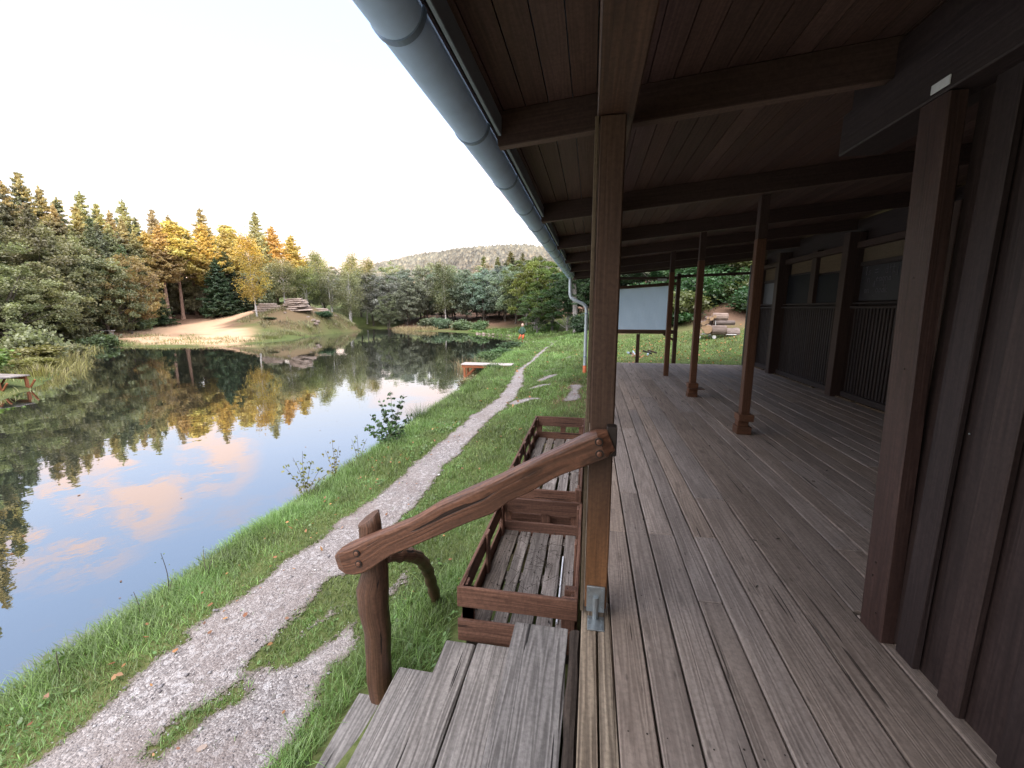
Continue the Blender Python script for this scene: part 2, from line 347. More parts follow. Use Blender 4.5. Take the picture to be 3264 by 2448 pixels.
# ------------------------------------------------------------------ ground sheet
def axis_pts(segs):
    out = [segs[0][0]]
    for a, b, st in segs:
        n = max(1, int(round((b - a) / st))); out += list(np.linspace(a, b, n + 1)[1:])
    return np.array(out)
gx = axis_pts([(-1600, -400, 300), (-400, -120, 35), (-120, -60, 5), (-60, -16, 1.0), (-16, -4.4, .5), (-4.4, -.6, .07), (-.6, 9, .25), (9, 40, 1.5), (40, 120, 8), (120, 400, 40), (400, 1600, 300)])
gy = axis_pts([(-1600, -400, 300), (-400, -60, 30), (-60, -10, 4), (-10, 0, .4), (0, 12, .09), (12, 30, .22), (30, 62, .9), (62, 120, 4), (120, 400, 30), (400, 1600, 200)])
XX, YY = np.meshgrid(gx, gy, indexing='ij'); ZZ = H(XX, YY)
def gridfaces(nx, ny):
    i, j = np.meshgrid(np.arange(nx - 1), np.arange(ny - 1), indexing='ij'); a = (i * ny + j).ravel()
    return np.stack([a, a + ny, a + ny + 1, a + 1], 1)
def sandd(x, y):
    s_ = segd(x, y, [(-35.5, 29, 3.4), (-37.2, 34.5, 3.3), (-36.2, 39.5, 2.2)]); s_ = np.minimum(s_, segd(x, y, [(-35, 33, 3), (-31.5, 32.5, 2.6), (-28.8, 29.5, 2.4)])); return np.minimum(s_, segd(x, y, [(-35, 27, 1.4), (-31, 27.4, 2.8), (-27.3, 27.6, 2.0)]))
def zone(x, y, z):
    """x: litter brown, y: sand, z: grassiness"""
    n = fbm(x * .25, y * .25, 4) - .5; n2 = fbm(x * 1.2, y * 1.2, 3) - .5
    sand = sandd(x, y)
    s = np.clip(-(sand + n * 4) / 1.2, 0, 1)
    lit = np.clip((np.hypot(x + 48, y - 36) * -1 + 16 + n * 8) / 3, 0, 1)
    lit = np.maximum(lit, np.clip(-(segd(x, y, [(-52, 20, 6), (-44, 26, 5), (-40, 29, 2.5)]) + n * 3) / 1.5, 0, 1))
    lit = np.maximum(lit, np.clip(-(segd(x, y, [(-32.5, 38.5, 4.5), (-28.5, 44, 3.5)]) + n * 5 + n2 * 3) / 2, 0, 1) * .7)
    lit = np.maximum(lit, np.clip((y - (21.3 - (x - 2) * .5) + n * 6) / 2.0, 0, 1) * (x > 1.5) * (x < 40) * (y < 60))
    lit = np.maximum(lit, np.clip((np.abs(x + .25) < .5) * (y > 3) * (y < 12) * (fbm(x * 2, y * 1.5) - .25) * 2.2, 0, 1))
    lit = np.maximum(lit, ((x > -.05) & (x < 6) & (y < 12.2)) * 1.0)
    lit = np.maximum(lit, np.clip((y - 47) / 4, 0, 1) * (x > -26))
    return np.stack([lit, s, np.clip(1 - lit - s, 0, 1)], -1)
zn = zone(XX.ravel(), YY.ravel(), None)
t = NT('meadow_ground'); tc = t.n('ShaderNodeTexCoord'); P = tc.outputs['Object']; zc = t.n('ShaderNodeSeparateXYZ'); t.l(t.attr('zone', True), zc.inputs[0])
n1 = t.noise(P, 1.1, 6, .65); n2 = t.noise(P, 22, 4, .6); n3 = t.noise(P, .18, 4, .6)
grass = t.mix(n1, (.05, .075, .025), (.15, .17, .065)); grass = t.mix(t.ramp(n2, [(.4, (0, 0, 0)), (.7, (1, 1, 1))]), grass, (.05, .075, .02)); grass = t.mix(t.ramp(n3, [(.45, (0, 0, 0)), (.7, (.6, .6, .6))]), grass, (.14, .12, .055))
lit = t.mix(t.ramp(n2, [(.3, (0, 0, 0)), (.7, (1, 1, 1))]), (.10, .06, .042), (.30, .175, .115)); lit = t.mix(n1, lit, (.12, .085, .06))
sand = t.mix(n1, (.46, .30, .19), (.62, .43, .28))
c = t.mix(zc.outputs[0], grass, lit); c = t.mix(zc.outputs[1], c, sand)
t.bsdf(c, .95, n2, .5, .03, spec=.1); M['ground'] = t.m
me = npmesh('ground', np.stack([XX, YY, ZZ], -1).reshape(-1, 3), gridfaces(len(gx), len(gy)), M['ground'], {'zone': ('POINT', zn)}, smooth=True)
tag(link('ground', me), kind='structure')

# gravel path: its own draped sheet
px = np.arange(-3.3, -.02, .035); py = np.concatenate([np.arange(-3, 6, .035), np.arange(6, 14, .055), np.arange(14, 28, .11)])
PX, PY = np.meshgrid(px, py, indexing='ij'); gm = gravel(PX, PY); PZ = H(PX, PY) + .012 + np.clip(gm, 0, .08) * -.05
PZ = PZ + (fbm(PX * 9, PY * 9, 3) - .5) * .012
F = gridfaces(len(px), len(py)); keep = (gm.ravel()[F] > -.075).sum(1) >= 4; F = F[keep]
used = np.unique(F); remap = np.full(PX.size, -1); remap[used] = np.arange(len(used))
t = NT('gravel_path'); tc = t.n('ShaderNodeTexCoord'); P = tc.outputs['Object']
vo = t.n('ShaderNodeTexVoronoi', Scale=85); t.l(P, vo.inputs['Vector']); vo2 = t.n('ShaderNodeTexVoronoi', Scale=30); t.l(P, vo2.inputs['Vector'])
n1 = t.noise(P, 2.0, 5, .6); n2 = t.noise(P, 60, 5, .7)
vb = t.n('ShaderNodeSeparateColor'); t.l(vo.outputs['Color'], vb.inputs[0])
c = t.mix(t.math('POWER', vb.outputs[0], 1.6), (.17, .155, .15), (.43, .405, .395)); c = t.mix(t.ramp(n2, [(.35, (.7, .7, .7)), (.55, (0, 0, 0))]), c, (.10, .09, .09))
vb2 = t.n('ShaderNodeSeparateColor'); t.l(vo2.outputs['Color'], vb2.inputs[0]); c = t.mix(t.ramp(vb2.outputs[1], [(.86, (0, 0, 0)), (.9, (.7, .7, .7))]), c, (.40, .39, .39))
c = t.mix(t.ramp(n1, [(.42, (0, 0, 0)), (.66, (.65, .65, .65))]), c, (.19, .155, .14))
h = t.math('ADD', t.math('MULTIPLY', vo.outputs['Distance'], -1.0), t.math('MULTIPLY', n2, .6))
c = t.mix(t.ramp(t.noise(P, .9, 3, .5), [(.4, (0, 0, 0)), (.7, (.5, .5, .5))]), c, (.30, .27, .25))
gma = t.attr('gm'); en = t.noise(P, 26, 5, .75); al = t.math('GREATER_THAN', t.math('ADD', gma, t.math('MULTIPLY', t.math('SUBTRACT', en, .5), .30)), .012)
c = t.mix(t.ramp(gma, [(.0, (.8, .8, .8)), (.07, (0, 0, 0))]), c, (.12, .10, .07))
gb = t.bsdf(c, .9, h, .8, .012, spec=.2); t.l(al, gb.inputs['Alpha']); M['gravel'] = t.m
me = npmesh('gravel_path', np.stack([PX, PY, PZ], -1).reshape(-1, 3)[used], remap[F], M['gravel'], {'gm': ('POINT', gm.ravel()[used])}, smooth=True)
tag(link('gravel_path', me), kind='structure')

# pond water
t = NT('pond_water'); tc = t.n('ShaderNodeTexCoord'); P = tc.outputs['Object']
n = t.noise(t.mapping(P, (.7, .7, .7)), 1.0, 3, .5); n2 = t.noise(t.mapping(P, (2.4, 2.4, 2.4)), 1.6, 2, .5)
n3 = t.noise(t.mapping(P, (6, 6, 6)), 1.5, 2, .5); mk = t.ramp(t.noise(P, .16, 3, .5), [(.45, (0, 0, 0)), (.65, (1, 1, 1))])
hh = t.math('ADD', t.math('ADD', t.math('MULTIPLY', n, 1.0), t.math('MULTIPLY', n2, .22)), t.math('MULTIPLY', t.math('MULTIPLY', n3, mk), .10))
bp = t.n('ShaderNodeBump', Strength=.035, Distance=.12); t.l(hh, bp.inputs['Height'])
gl = t.n('ShaderNodeBsdfGlossy', Roughness=.012); t.l(bp.outputs[0], gl.inputs['Normal']); gl.inputs[0].default_value = (.97, .98, 1.0, 1)
df = t.n('ShaderNodeBsdfDiffuse'); df.inputs[0].default_value = (.018, .022, .016, 1)
fr = t.n('ShaderNodeFresnel', IOR=1.33); mr = t.n('ShaderNodeMapRange'); t.l(fr.outputs[0], mr.inputs[0])
mr.inputs['From Min'].default_value = .02; mr.inputs['From Max'].default_value = .45; mr.inputs['To Min'].default_value = .26; mr.inputs['To Max'].default_value = .80
mx = t.n('ShaderNodeMixShader'); t.l(mr.outputs[0], mx.inputs[0]); t.l(df.outputs[0], mx.inputs[1]); t.l(gl.outputs[0], mx.inputs[2]); t.l(mx.outputs[0], t.out.inputs[0]); M['water'] = t.m
wp = sorted([0]); 
me = npmesh('pond_water', np.array([(-60, -40, -1.1), (2, -40, -1.1), (2, 75, -1.1), (-60, 75, -1.1)], float), np.array([[0, 1, 2, 3]]), M['water'])
tag(link('pond_water', me), kind='structure')

# ------------------------------------------------------------------ grass
def blades(name, pos, hgt, wid, lean, az, lv, cl, color, mat):
    """curved tapering blades; pos (N,3)"""
    N = len(pos); d = np.stack([np.cos(az), np.sin(az), np.zeros(N)], 1); s = np.stack([-np.sin(az), np.cos(az), np.zeros(N)], 1)
    vs = np.zeros((N, 7, 3))
    for k, (tt, ww) in enumerate(((0, 1), (.4, .85), (.75, .55))):
        c = pos + d * (lean * hgt * tt ** 1.8)[:, None] + np.array([0, 0, 1]) * (hgt * tt * (1 - .35 * lean * tt))[:, None]
        vs[:, 2 * k] = c - s * (wid * ww * .5)[:, None]; vs[:, 2 * k + 1] = c + s * (wid * ww * .5)[:, None]
    vs[:, 6] = pos + d * (lean * hgt)[:, None] + np.array([0, 0, 1]) * (hgt * (1 - .35 * lean))[:, None]
    b = np.arange(N)[:, None] * 7
    q = np.concatenate([b + np.array([[0, 1, 3, 2]]), b + np.array([[2, 3, 5, 4]]), b + np.array([[4, 5, 6, 6]])], 1).reshape(-1, 4)
    # tris written as separate mesh faces: build mixed polygons
    q3 = (b + np.array([[4, 5, 6]])); q4 = np.concatenate([b + np.array([[0, 1, 3, 2]]), b + np.array([[2, 3, 5, 4]])], 0)
    me = bpy.data.meshes.new(name); nl = len(q4) * 4 + len(q3) * 3
    me.vertices.add(N * 7); me.vertices.foreach_set('co', vs.astype(np.float32).ravel()); me.loops.add(nl)
    me.loops.foreach_set('vertex_index', np.concatenate([q4.ravel(), q3.ravel()]).astype(np.int32))
    me.polygons.add(len(q4) + len(q3)); tot = np.concatenate([np.full(len(q4), 4), np.full(len(q3), 3)]).astype(np.int32)
    me.polygons.foreach_set('loop_start', np.concatenate([[0], np.cumsum(tot)[:-1]]).astype(np.int32)); me.polygons.foreach_set('loop_total', tot)
    for an, arr in (('lv', lv), ('cl', cl)):
        a = me.attributes.new(an, 'FLOAT', 'POINT'); a.data.foreach_set('value', np.repeat(arr, 7).astype(np.float32))
    me.update(calc_edges=True); me.materials.append(mat); o = link(name, me); o.color = color + (1,); return o

def scatter(x0, x1, y0, y1, dens):
    n = int((x1 - x0) * (y1 - y0) * dens); return rng.uniform(x0, x1, n), rng.uniform(y0, y1, n)
def grass_ok(x, y):
    ok = (sdf(POND, x, y) > .04)
    ok &= ~((x > -1.32) & (x < .0) & (y < 2.08) & (y > -2))      # steps
    ok &= ~((x > -.86) & (x < .0) & (y > 2.1) & (y < 6.25))       # crates
    ok &= ~((x > -.04) & (x < 4.7) & (y < 12.42))
    return ok
xs = []; ys = []; hs = []; ws = []
for (x0, x1, y0, y1, dn, hm, wm) in ((-3.72, -.6, .6, 5, 6200, .062, .0042), (-3.8, -.05, 5, 9, 3600, .07, .006), (-3.95, -.05, 9, 14, 1700, .095, .009), (-4.6, 0.2, 14, 21, 800, .11, .014), (-5.3, 1.2, 21, 36, 280, .15, .026), (-13, -3, 35, 46, 90, .28, .05),
                                  (0, 7.5, 12.4, 17, 1100, .055, .009), (0.5, 9, 17, 23.5, 550, .075, .015)):
    x, y = scatter(x0, x1, y0, y1, dn); g = gravel(x, y); n = fbm(x * 1.1, y * 1.1, 3)
    ok = grass_ok(x, y) & ((g < -.02) | ((g < .07) & (rng.random(len(x)) < .5 - g * 6)) | (rng.random(len(x)) < .006)) & (rng.random(len(x)) < .35 + 1.1 * n)
    if y0 >= 12.4 and x0 >= 0: ok &= (y < 21.8 - (x - 2) * .5 + rng.normal(0, .6, len(x)))
    x = x[ok]; y = y[ok]; g = g[ok]
    bank = np.clip(1 - np.abs(x + 3.42 + .0) / .42, 0, 1) * (y < 20); edge = np.clip(1 + g / .25, 0, 1)
    h = hm * rng.uniform(.5, 1.5, len(x)) * (1 + 1.3 * bank) * (.55 + .75 * fbm(x * 2.3, y * 2.3, 2)) * (1 - .35 * edge)
    tall = np.exp(-((x + .98) ** 2 + (y - 2.75) ** 2) / .14) + np.exp(-((x + 1.42) ** 2 + (y - 1.95) ** 2) / .05) + np.exp(-((x + 1.15) ** 2 + (y - 2.2) ** 2) / .05) + np.exp(-((x + 1.38) ** 2 + (y - 1.55) ** 2) / .03)
    h = h * (1 + 1.6 * np.clip(tall, 0, 1)); xs.append(x); ys.append(y); hs.append(h); ws.append(np.full(len(x), wm) * rng.uniform(.6, 1.35, len(x)))
x = np.concatenate(xs); y = np.concatenate(ys); hg = np.concatenate(hs); wd = np.concatenate(ws); z = H(x, y) - .004
az = rng.uniform(0, 2 * np.pi, len(x)); bk = (np.abs(x + 3.42) < .45) & (y < 20); az = np.where(bk & (rng.random(len(x)) < .45), np.pi + rng.normal(0, .9, len(x)), az)
clump = fbm(x * 3.1, y * 3.1, 3); lv = np.clip(rng.normal(.5, .28, len(x)), 0, 1.4); dry = rng.random(len(x)) < .03 + .10 * (fbm(x * 1.7, y * 1.7, 2) > .6); lv = np.where(dry, 2.0, lv)
og = blades('grass', np.stack([x, y, z], 1), hg, wd, rng.uniform(.25, 1.15, len(x)), az, lv, np.clip(clump * 1.7 - .35 + (fbm(x * .6, y * .6, 2) - .5), 0, 1), (.15, .24, .065), M['blade'])
tag(og, kind='stuff')
nb = len(x)

# fallen leaves and pebbles lying on path, lawn and bank
def flat_bits(name, x, y, z, size, tilt, mat, col, sides=5, thick=0):
    N = len(x); a = rng.uniform(0, 2 * np.pi, N); vs = np.zeros((N, sides, 3)); nx = rng.normal(0, tilt, N); ny = rng.normal(0, tilt, N)
    for k in range(sides):
        th = a + 2 * np.pi * k / sides; r = size * rng.uniform(.6, 1.15, N); ex = np.cos(th) * r; ey = np.sin(th) * r * .7
        ca, sa = np.cos(a * 1.7), np.sin(a * 1.7); dx = ex * ca - ey * sa; dy = ex * sa + ey * ca
        vs[:, k] = np.stack([x + dx, y + dy, z + dx * nx + dy * ny + rng.uniform(0, .2, N) * size], 1)
    fa = np.arange(N * sides).reshape(N, sides)
    me = npmesh(name, vs.reshape(-1, 3), fa, mat, {'lv': ('FACE', rng.uniform(0, 1, N)), 'cl': ('FACE', rng.uniform(0, 1, N))}); o = link(name, me); o.color = col + (1,); return o
x, y = scatter(-3.5, -.9, .5, 8, 9); x2, y2 = scatter(-3.0, 0, 8, 20, 3); x3, y3 = scatter(.5, 9, 12.6, 21, 13); x4, y4 = scatter(-3.2, -2.6, .8, 6, 14)
x = np.concatenate([x, x2, x3, x4]); y = np.concatenate([y, y2, y3, y4]); ok = grass_ok(x, y); x = x[ok]; y = y[ok]
tag(flat_bits('fallen_leaves', x, y, H(x, y) + .03 + .02 * (gravel(x, y) < 0), np.where(y < 9, .017, .04) * rng.uniform(.6, 1.4, len(x)), .35, M['leaf'], (.42, .19, .075)), kind='stuff')
# pebbles
x, y = scatter(-3.0, -.9, .6, 5, 700); x2, y2 = scatter(-2.8, -.9, 5, 13, 160); x = np.concatenate([x, x2]); y = np.concatenate([y, y2]); ok = gravel(x, y) > -.02; x = x[ok]; y = y[ok]
s = np.where(rng.random(len(x)) < .03, .014, .0045) * rng.uniform(.6, 1.5, len(x)) * np.where(y > 5, 1.8, 1); zb = H(x, y) + .012
oct_ = np.array([(1, 0, 0), (0, 1, 0), (-1, 0, 0), (0, -1, 0), (0, 0, 1), (0, 0, -1)], float); of = np.array([(0, 1, 4), (1, 2, 4), (2, 3, 4), (3, 0, 4), (1, 0, 5), (2, 1, 5), (3, 2, 5), (0, 3, 5)])
vv = oct_[None] * rng.uniform(.6, 1.3, (len(x), 6, 1)); th = rng.uniform(0, 6.3, len(x)); ca, sa = np.cos(th)[:, None], np.sin(th)[:, None]
vx = (vv[..., 0] * ca - vv[..., 1] * 1.0 * sa); vy = (vv[..., 0] * sa + vv[..., 1] * .7 * ca)
vv = np.stack([x[:, None] + vx * s[:, None], y[:, None] + vy * s[:, None], zb[:, None] + vv[..., 2] * s[:, None] * .45 + .001], -1)
fa = (of[None] + (np.arange(len(x)) * 6)[:, None, None]).reshape(-1, 3)
t = NT('pebble'); lv = t.attr('lv'); t.bsdf(t.ramp(lv, [(0, (.11, .10, .105)), (.7, (.30, .29, .30)), (1, (.62, .60, .58))]), .8); M['pebble'] = t.m
me = npmesh('gravel', vv.reshape(-1, 3), fa, M['pebble'], {'lv': ('FACE', np.repeat(rng.random(len(x)), 8))}); tag(link('gravel', me), kind='stuff')

# ================================================================== PAVILION
def roofz(x): return 2.39 + .095 * x          # underside of the rafters
pav = tag(empty('wooden_pavilion', (0, 0, 0)), 'dark stained timber pavilion with long plank deck and sloping roof beside the pond', 'pavilion')
# deck planks
PX_ = [0.0, .141, .28, .427, .595, .72, .865, 1.095, 1.34, 1.57, 1.73, 1.91, 2.12, 2.31, 2.47, 2.66, 2.84, 3.02, 3.24, 3.41, 3.6, 3.78, 3.97, 4.15, 4.34]
JY = {1: [2.80, 5.5], 2: [3.45, 6.5, 9.4], 3: [2.81, 5.48, 8.5], 4: [2.15, 6.53, 9.4], 5: [2.82, 7.54, 10.4], 6: [3.45, 7.55], 7: [5.5, 9.4], 8: [2.18, 6.5], 9: [2.82, 7.6], 10: [5.48, 7.6, 10.4], 11: [4.5, 6.63], 12: [3.45, 8.5]}
db = MB()
for i in range(1, len(PX_) - 1):
    js = JY.get(i, sorted(random.sample([3.45, 4.48, 5.5, 6.53, 7.55, 8.5, 9.45, 10.4], 2)))
    ys = [-2.6] + js + [12.36 + random.uniform(-.02, .02)]
    for a, b in zip(ys[:-1], ys[1:]):
        gp = .0034 + random.uniform(0, .0028); zz = random.uniform(-.003, .003)
        g2 = .012 if (i == 8 and a < 3 and b > 2.2 and b < 2.3) else .003
        db.box(PX_[i] + gp, PX_[i + 1] - gp, a + (.03 if (i == 8 and abs(a - 2.18) < .01) else .002), b - .003, -.042 + zz, zz, .004, random.random(), n=3, jit=.0012)
# one plank end with an open gap beside the corner post
db.build('deck', M['deck'], pav)
db = MB()
for (a, b, x0, x1) in ((-2.6, 2.05, .0, .072), (-2.6, 2.05, .076, .136), (2.06, 5.4, .0, .136), (5.41, 8.9, .0, .136), (8.91, 12.36, 0, .136)):
    db.box(x0, x1, a, b, -.05, .001, .006, random.random(), n=10 if x1 - x0 < .1 else 4, jit=.003)
e_ = db.build('edge_plank', M['deck_edge'], pav); e_['label'] = 'pale cracked plank along the outer deck edge'
db = MB()
db.box(.02, .08, -2.6, 12.3, -.2, -.055, .004, n=6, jit=.004)
for yy in (.6, 2.12, 2.81, 3.45, 4.48, 5.5, 6.53, 7.55, 8.5, 9.45, 10.4, 11.4, 12.25): db.box(.085, 4.4, yy - .04, yy + .04, -.17, -.05, .004)
db.build('joist_frame', M['rough_log'], pav)
m = MB()
for i in range(1, len(PX_) - 1):
    for yy in (1.35, 2.12, 2.78, 2.84, 3.42, 3.48, 4.48, 5.48, 5.52, 6.53, 7.55, 8.5, 9.45):
        if PX_[i] > 1.3 and yy < 2.1: continue
        for xx in (PX_[i] + .03, PX_[i + 1] - .03):
            x_ = xx + random.uniform(-.008, .008); y_ = yy + random.uniform(-.015, .015); r_ = random.uniform(.0028, .0045); m.add([(x_ + r_ * math.cos(k * 1.05), y_ + r_ * math.sin(k * 1.05), .0042) for k in range(6)], [(0, 0, 0)] * 6, [(0, 1, 2, 3, 4, 5)], .5)
q = m.build('deck_nail', M['soil'], pav); q['kind'] = 'stuff'
# posts
def post(x0, x1, y0, y1, z0, z1, mat, **k):
    m = MB(); m.box(x0, x1, y0, y1, z0, z1, .006, n=6, jit=.0015, **k); return m.build('post', mat, pav)
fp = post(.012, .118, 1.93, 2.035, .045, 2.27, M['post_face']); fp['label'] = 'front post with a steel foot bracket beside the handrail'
m = MB(); m.box(-.008, .008, 1.935, 2.03, .02, 2.27, .002); m.build('edge_strip', M['board_tan'], fp)
m = MB(); m.box(.022, .108, 1.918, 1.930, .035, .17, .002); m.box(.028, .108, 1.83, 1.925, .002, .008, .001); m.tube([(.065, 1.912, .0), (.065, 1.912, .12)], .014, 10)
for a in (.036, .096):
    for zz in (.06, .09, .12, .15): m.tube([(a, 1.919, zz), (a, 1.914, zz)], .005, 6)
    for yy in (1.845, 1.87, 1.9): m.tube([(a, yy, .007), (a, yy, .012)], .005, 6)
m.build('foot_bracket', M['steel'], fp)
for yy in (5.6, 8.9, 12.2): post(.02, .125, yy, yy + .1, 0, 2.27, M['post'])
def inner(x, y, mat, blocks):
    p = post(x - .05, x + .05, y - .05, y + .05, .24 if blocks else 0, 2.27, mat)
    if blocks:
        for (z0, z1, w, dx) in blocks:
            q = MB(); q.box(x - w / 2 + dx, x + w / 2 + dx, y - w / 2 - dx, y + w / 2 - dx, z0, z1, .004, n=2, jit=.003); b_ = q.build('base_block', M['post_new'], p)
    return p
inner(1.86, 5.48, M['post_new'], [(0, .095, .165, -.005), (.095, .165, .118, -.012), (.165, .245, .172, .004)])
inner(1.755, 7.72, M['post_new'], [(0, .075, .16, 0), (.075, .14, .15, .004), (.148, .16, .24, .05), (.16, .24, .165, 0)])
inner(1.70, 10.04, M['post_new'], None)
bp_ = post(4.03, 4.13, 12.32, 12.42, 0, 2.6, M['black_post']); bp_['label'] = 'black painted end post'
m = MB(); m.box(4.135, 4.17, 12.34, 12.40, .86, .98, .004); m.build('latch', M['black_post'], bp_)
m = MB(); m.box(1.335, 1.40, 1.985, 2.135, 0, 2.288, .006, n=6, jit=.0015); m.v = [(x - .032 * z, y, z) for x, y, z in m.v]; cpst = m.build('corner_post', M['corner'], pav)
m = MB()
for (yy, zz) in ((2.05, 1.62), (2.07, .35), (2.08, .28), (2.04, 1.25), (2.03, .12)): m.tube([(1.336 - .032 * zz, yy, zz), (1.332 - .032 * zz, yy, zz)], .004, 6)
m.build('nail_head', M['dark_metal'], cpst)
# header beam along the deck; dark-wood post tops paint the shade under the roof
m = MB(); m.box(-.0, .15, -2.8, 13.1, 2.272, 2.388, .006, n=10, jit=.002); m.build('header_beam', M['post'], pav)
for (xx, yy) in ((1.86, 5.48), (1.755, 7.72), (1.70, 10.04)):
    m = MB(); m.box(xx - .045, xx + .045, yy - .05, yy + .05, 2.272, roofz(xx) + .16, .003); m.build('shaded_post_top', M['rafter'], pav)
# near wall: boards and cover strips
m = MB(); y = -2.6; k = 0; yb = [1.995, 1.93, 1.80, 1.70, 1.58, 1.45]
while len(yb) < 40: yb.append(yb[-1] - (.115 + .03 * math.sin(len(yb) * 2.3)))
for i in range(len(yb) - 1):
    if i % 2: m.box(1.352, 1.378, yb[i + 1] + .012, yb[i] - .012, .03, 2.5, .004, n=4, jit=.002)
    m.box(1.386, 1.412, yb[i + 1] - .03, yb[i] + .03, .02, 2.5, .003, n=4, jit=.0015) if not i % 2 else None
m.box(1.416, 1.44, -2.8, 2.0, .0, 2.6, .002)
nw = m.build('boarded_wall', M['wall'], pav)
m = MB()
for (yy, zz) in ((1.86, .36), (1.78, 1.05), (1.62, 1.22), (1.84, .62), (1.5, .95), (1.70, .2), (1.38, .6), (1.55, 1.45)): m.tube([(1.371, yy, zz), (1.367, yy, zz)], .0028, 6)
m.build('nail_head', M['steel'], nw)
m = MB(); m.box(1.262, 1.46, -2.8, 2.72, 2.29, 2.49, .006, n=8, jit=.002); m.build('wall_plate', M['wall'], pav)
m = MB(); m.box(1.30, 1.46, -2.8, 2.72, 2.493, 2.66, .004); m.build('wall_infill', M['wall'], pav)
m = MB(); m.box(1.256, 1.261, 1.985, 2.075, 2.305, 2.338, .001); sg = m.build('pale_plate', M['plate'], pav)
m = MB(); m.box(1.48, 4.5, 2.02, 2.11, 0, 2.9, .004); m.build('cross_wall', M['wall'], pav)
# counter wall
cw = MB(); cw.box(4.36, 4.40, 2.1, 12.3, -.05, 2.95, .002); cw = cw.build('counter_wall', M['wall'], pav)
m = MB(); y = 6.2
while y < 12.2:
    m.box(4.30, 4.322, y, y + .042, .1, 1.5, .003, random.random(), jit=.001); y += .082
m.box(4.325, 4.34, 6.0, 12.25, .08, 1.5, .002)
m.build('batten_panel', M['panel'], cw)
for a, b in ((6.0, 8.12), (8.46, 10.78), (11.1, 12.25)): m = MB(); m.box(4.25, 4.35, a, b, .02, .11, .004, n=3, jit=.002); m.build('kick_board', M['panel'], cw)
y = 6.2
while y < 12:
    L = random.uniform(.4, .9)
    if not any(a - .1 < y < b for a, b in ((8.05, 8.5), (10.7, 11.15))): m = MB(); m.box(4.19, 4.235, y, y + L, .001, .024, .003, n=4, jit=.004); m.build('skirting_strip', M['board_tan'], cw)
    y += L + random.uniform(.02, .1)
for a, b in ((6.0, 8.12), (8.44, 10.78), (11.1, 12.25)):
    m = MB(); m.box(4.22, 4.35, a, b, 1.50, 1.535, .004, n=3, jit=.002); m.box(4.25, 4.35, a, b, 1.57, 1.60, .004); m.build('counter_ledge', M['panel'], cw)
for (yy, w_) in ((6.0, .16), (8.14, .16), (10.8, .16), (12.2, .1)):
    m = MB(); m.box(4.10, 4.25, yy, yy + w_ + .02, 0, 2.72, .006, n=4, jit=.002); m.box(4.25, 4.35, yy, yy + w_ + .1, 0, 2.72, .004); m.build('wall_column', M['rafter'], cw)
m = MB(); m.box(4.25, 4.35, 9.48, 9.66, 1.6, 2.6, .004); m.build('mullion', M['rafter'], cw)
m = MB(); m.box(4.22, 4.345, 2.1, 12.3, 2.46, 2.56, .005, n=4, jit=.002); m.build('top_rail', M['rafter'], cw)
def panel(name, a, b, z0, z1, mat, x=4.31, label=None):
    m = MB(); m.box(x, x + .012, a, b, z0, z1, .002); q = m.build(name, mat, cw)
    if label: q['label'] = label
    return q
panel('serving_hatch', 11.16, 12.12, 1.60, 2.10, M['hatch'], label='pale dusty serving hatch')
panel('serving_hatch', 9.68, 10.78, 1.60, 2.22, M['glass_dark']); panel('serving_hatch', 8.44, 9.46, 1.60, 2.12, M['glass_dark'])
for a, b, z in ((11.16, 12.12, 2.18), (9.68, 10.66, 2.23), (8.44, 9.46, 2.16), (6.3, 8.1, 2.24)): panel('upper_panel', a, b, z, 2.455, M['board_tan'])
for q in ((4.29, 4.31, 11.16, 12.12, 2.11, 2.165), (4.29, 4.305, 9.68, 10.6, 2.19, 2.215), (4.285, 4.31, 6.3, 8.1, 2.17, 2.235)): m = MB(); m.box(*q, .003); m.build('trim_strip', M['panel'], cw)
bb = panel('blackboard', 6.3, 8.08, 1.62, 2.16, simple('blackboard', (.028, .026, .03), .55, 0, 9, .35), label='blackboard with faded chalk handwriting')
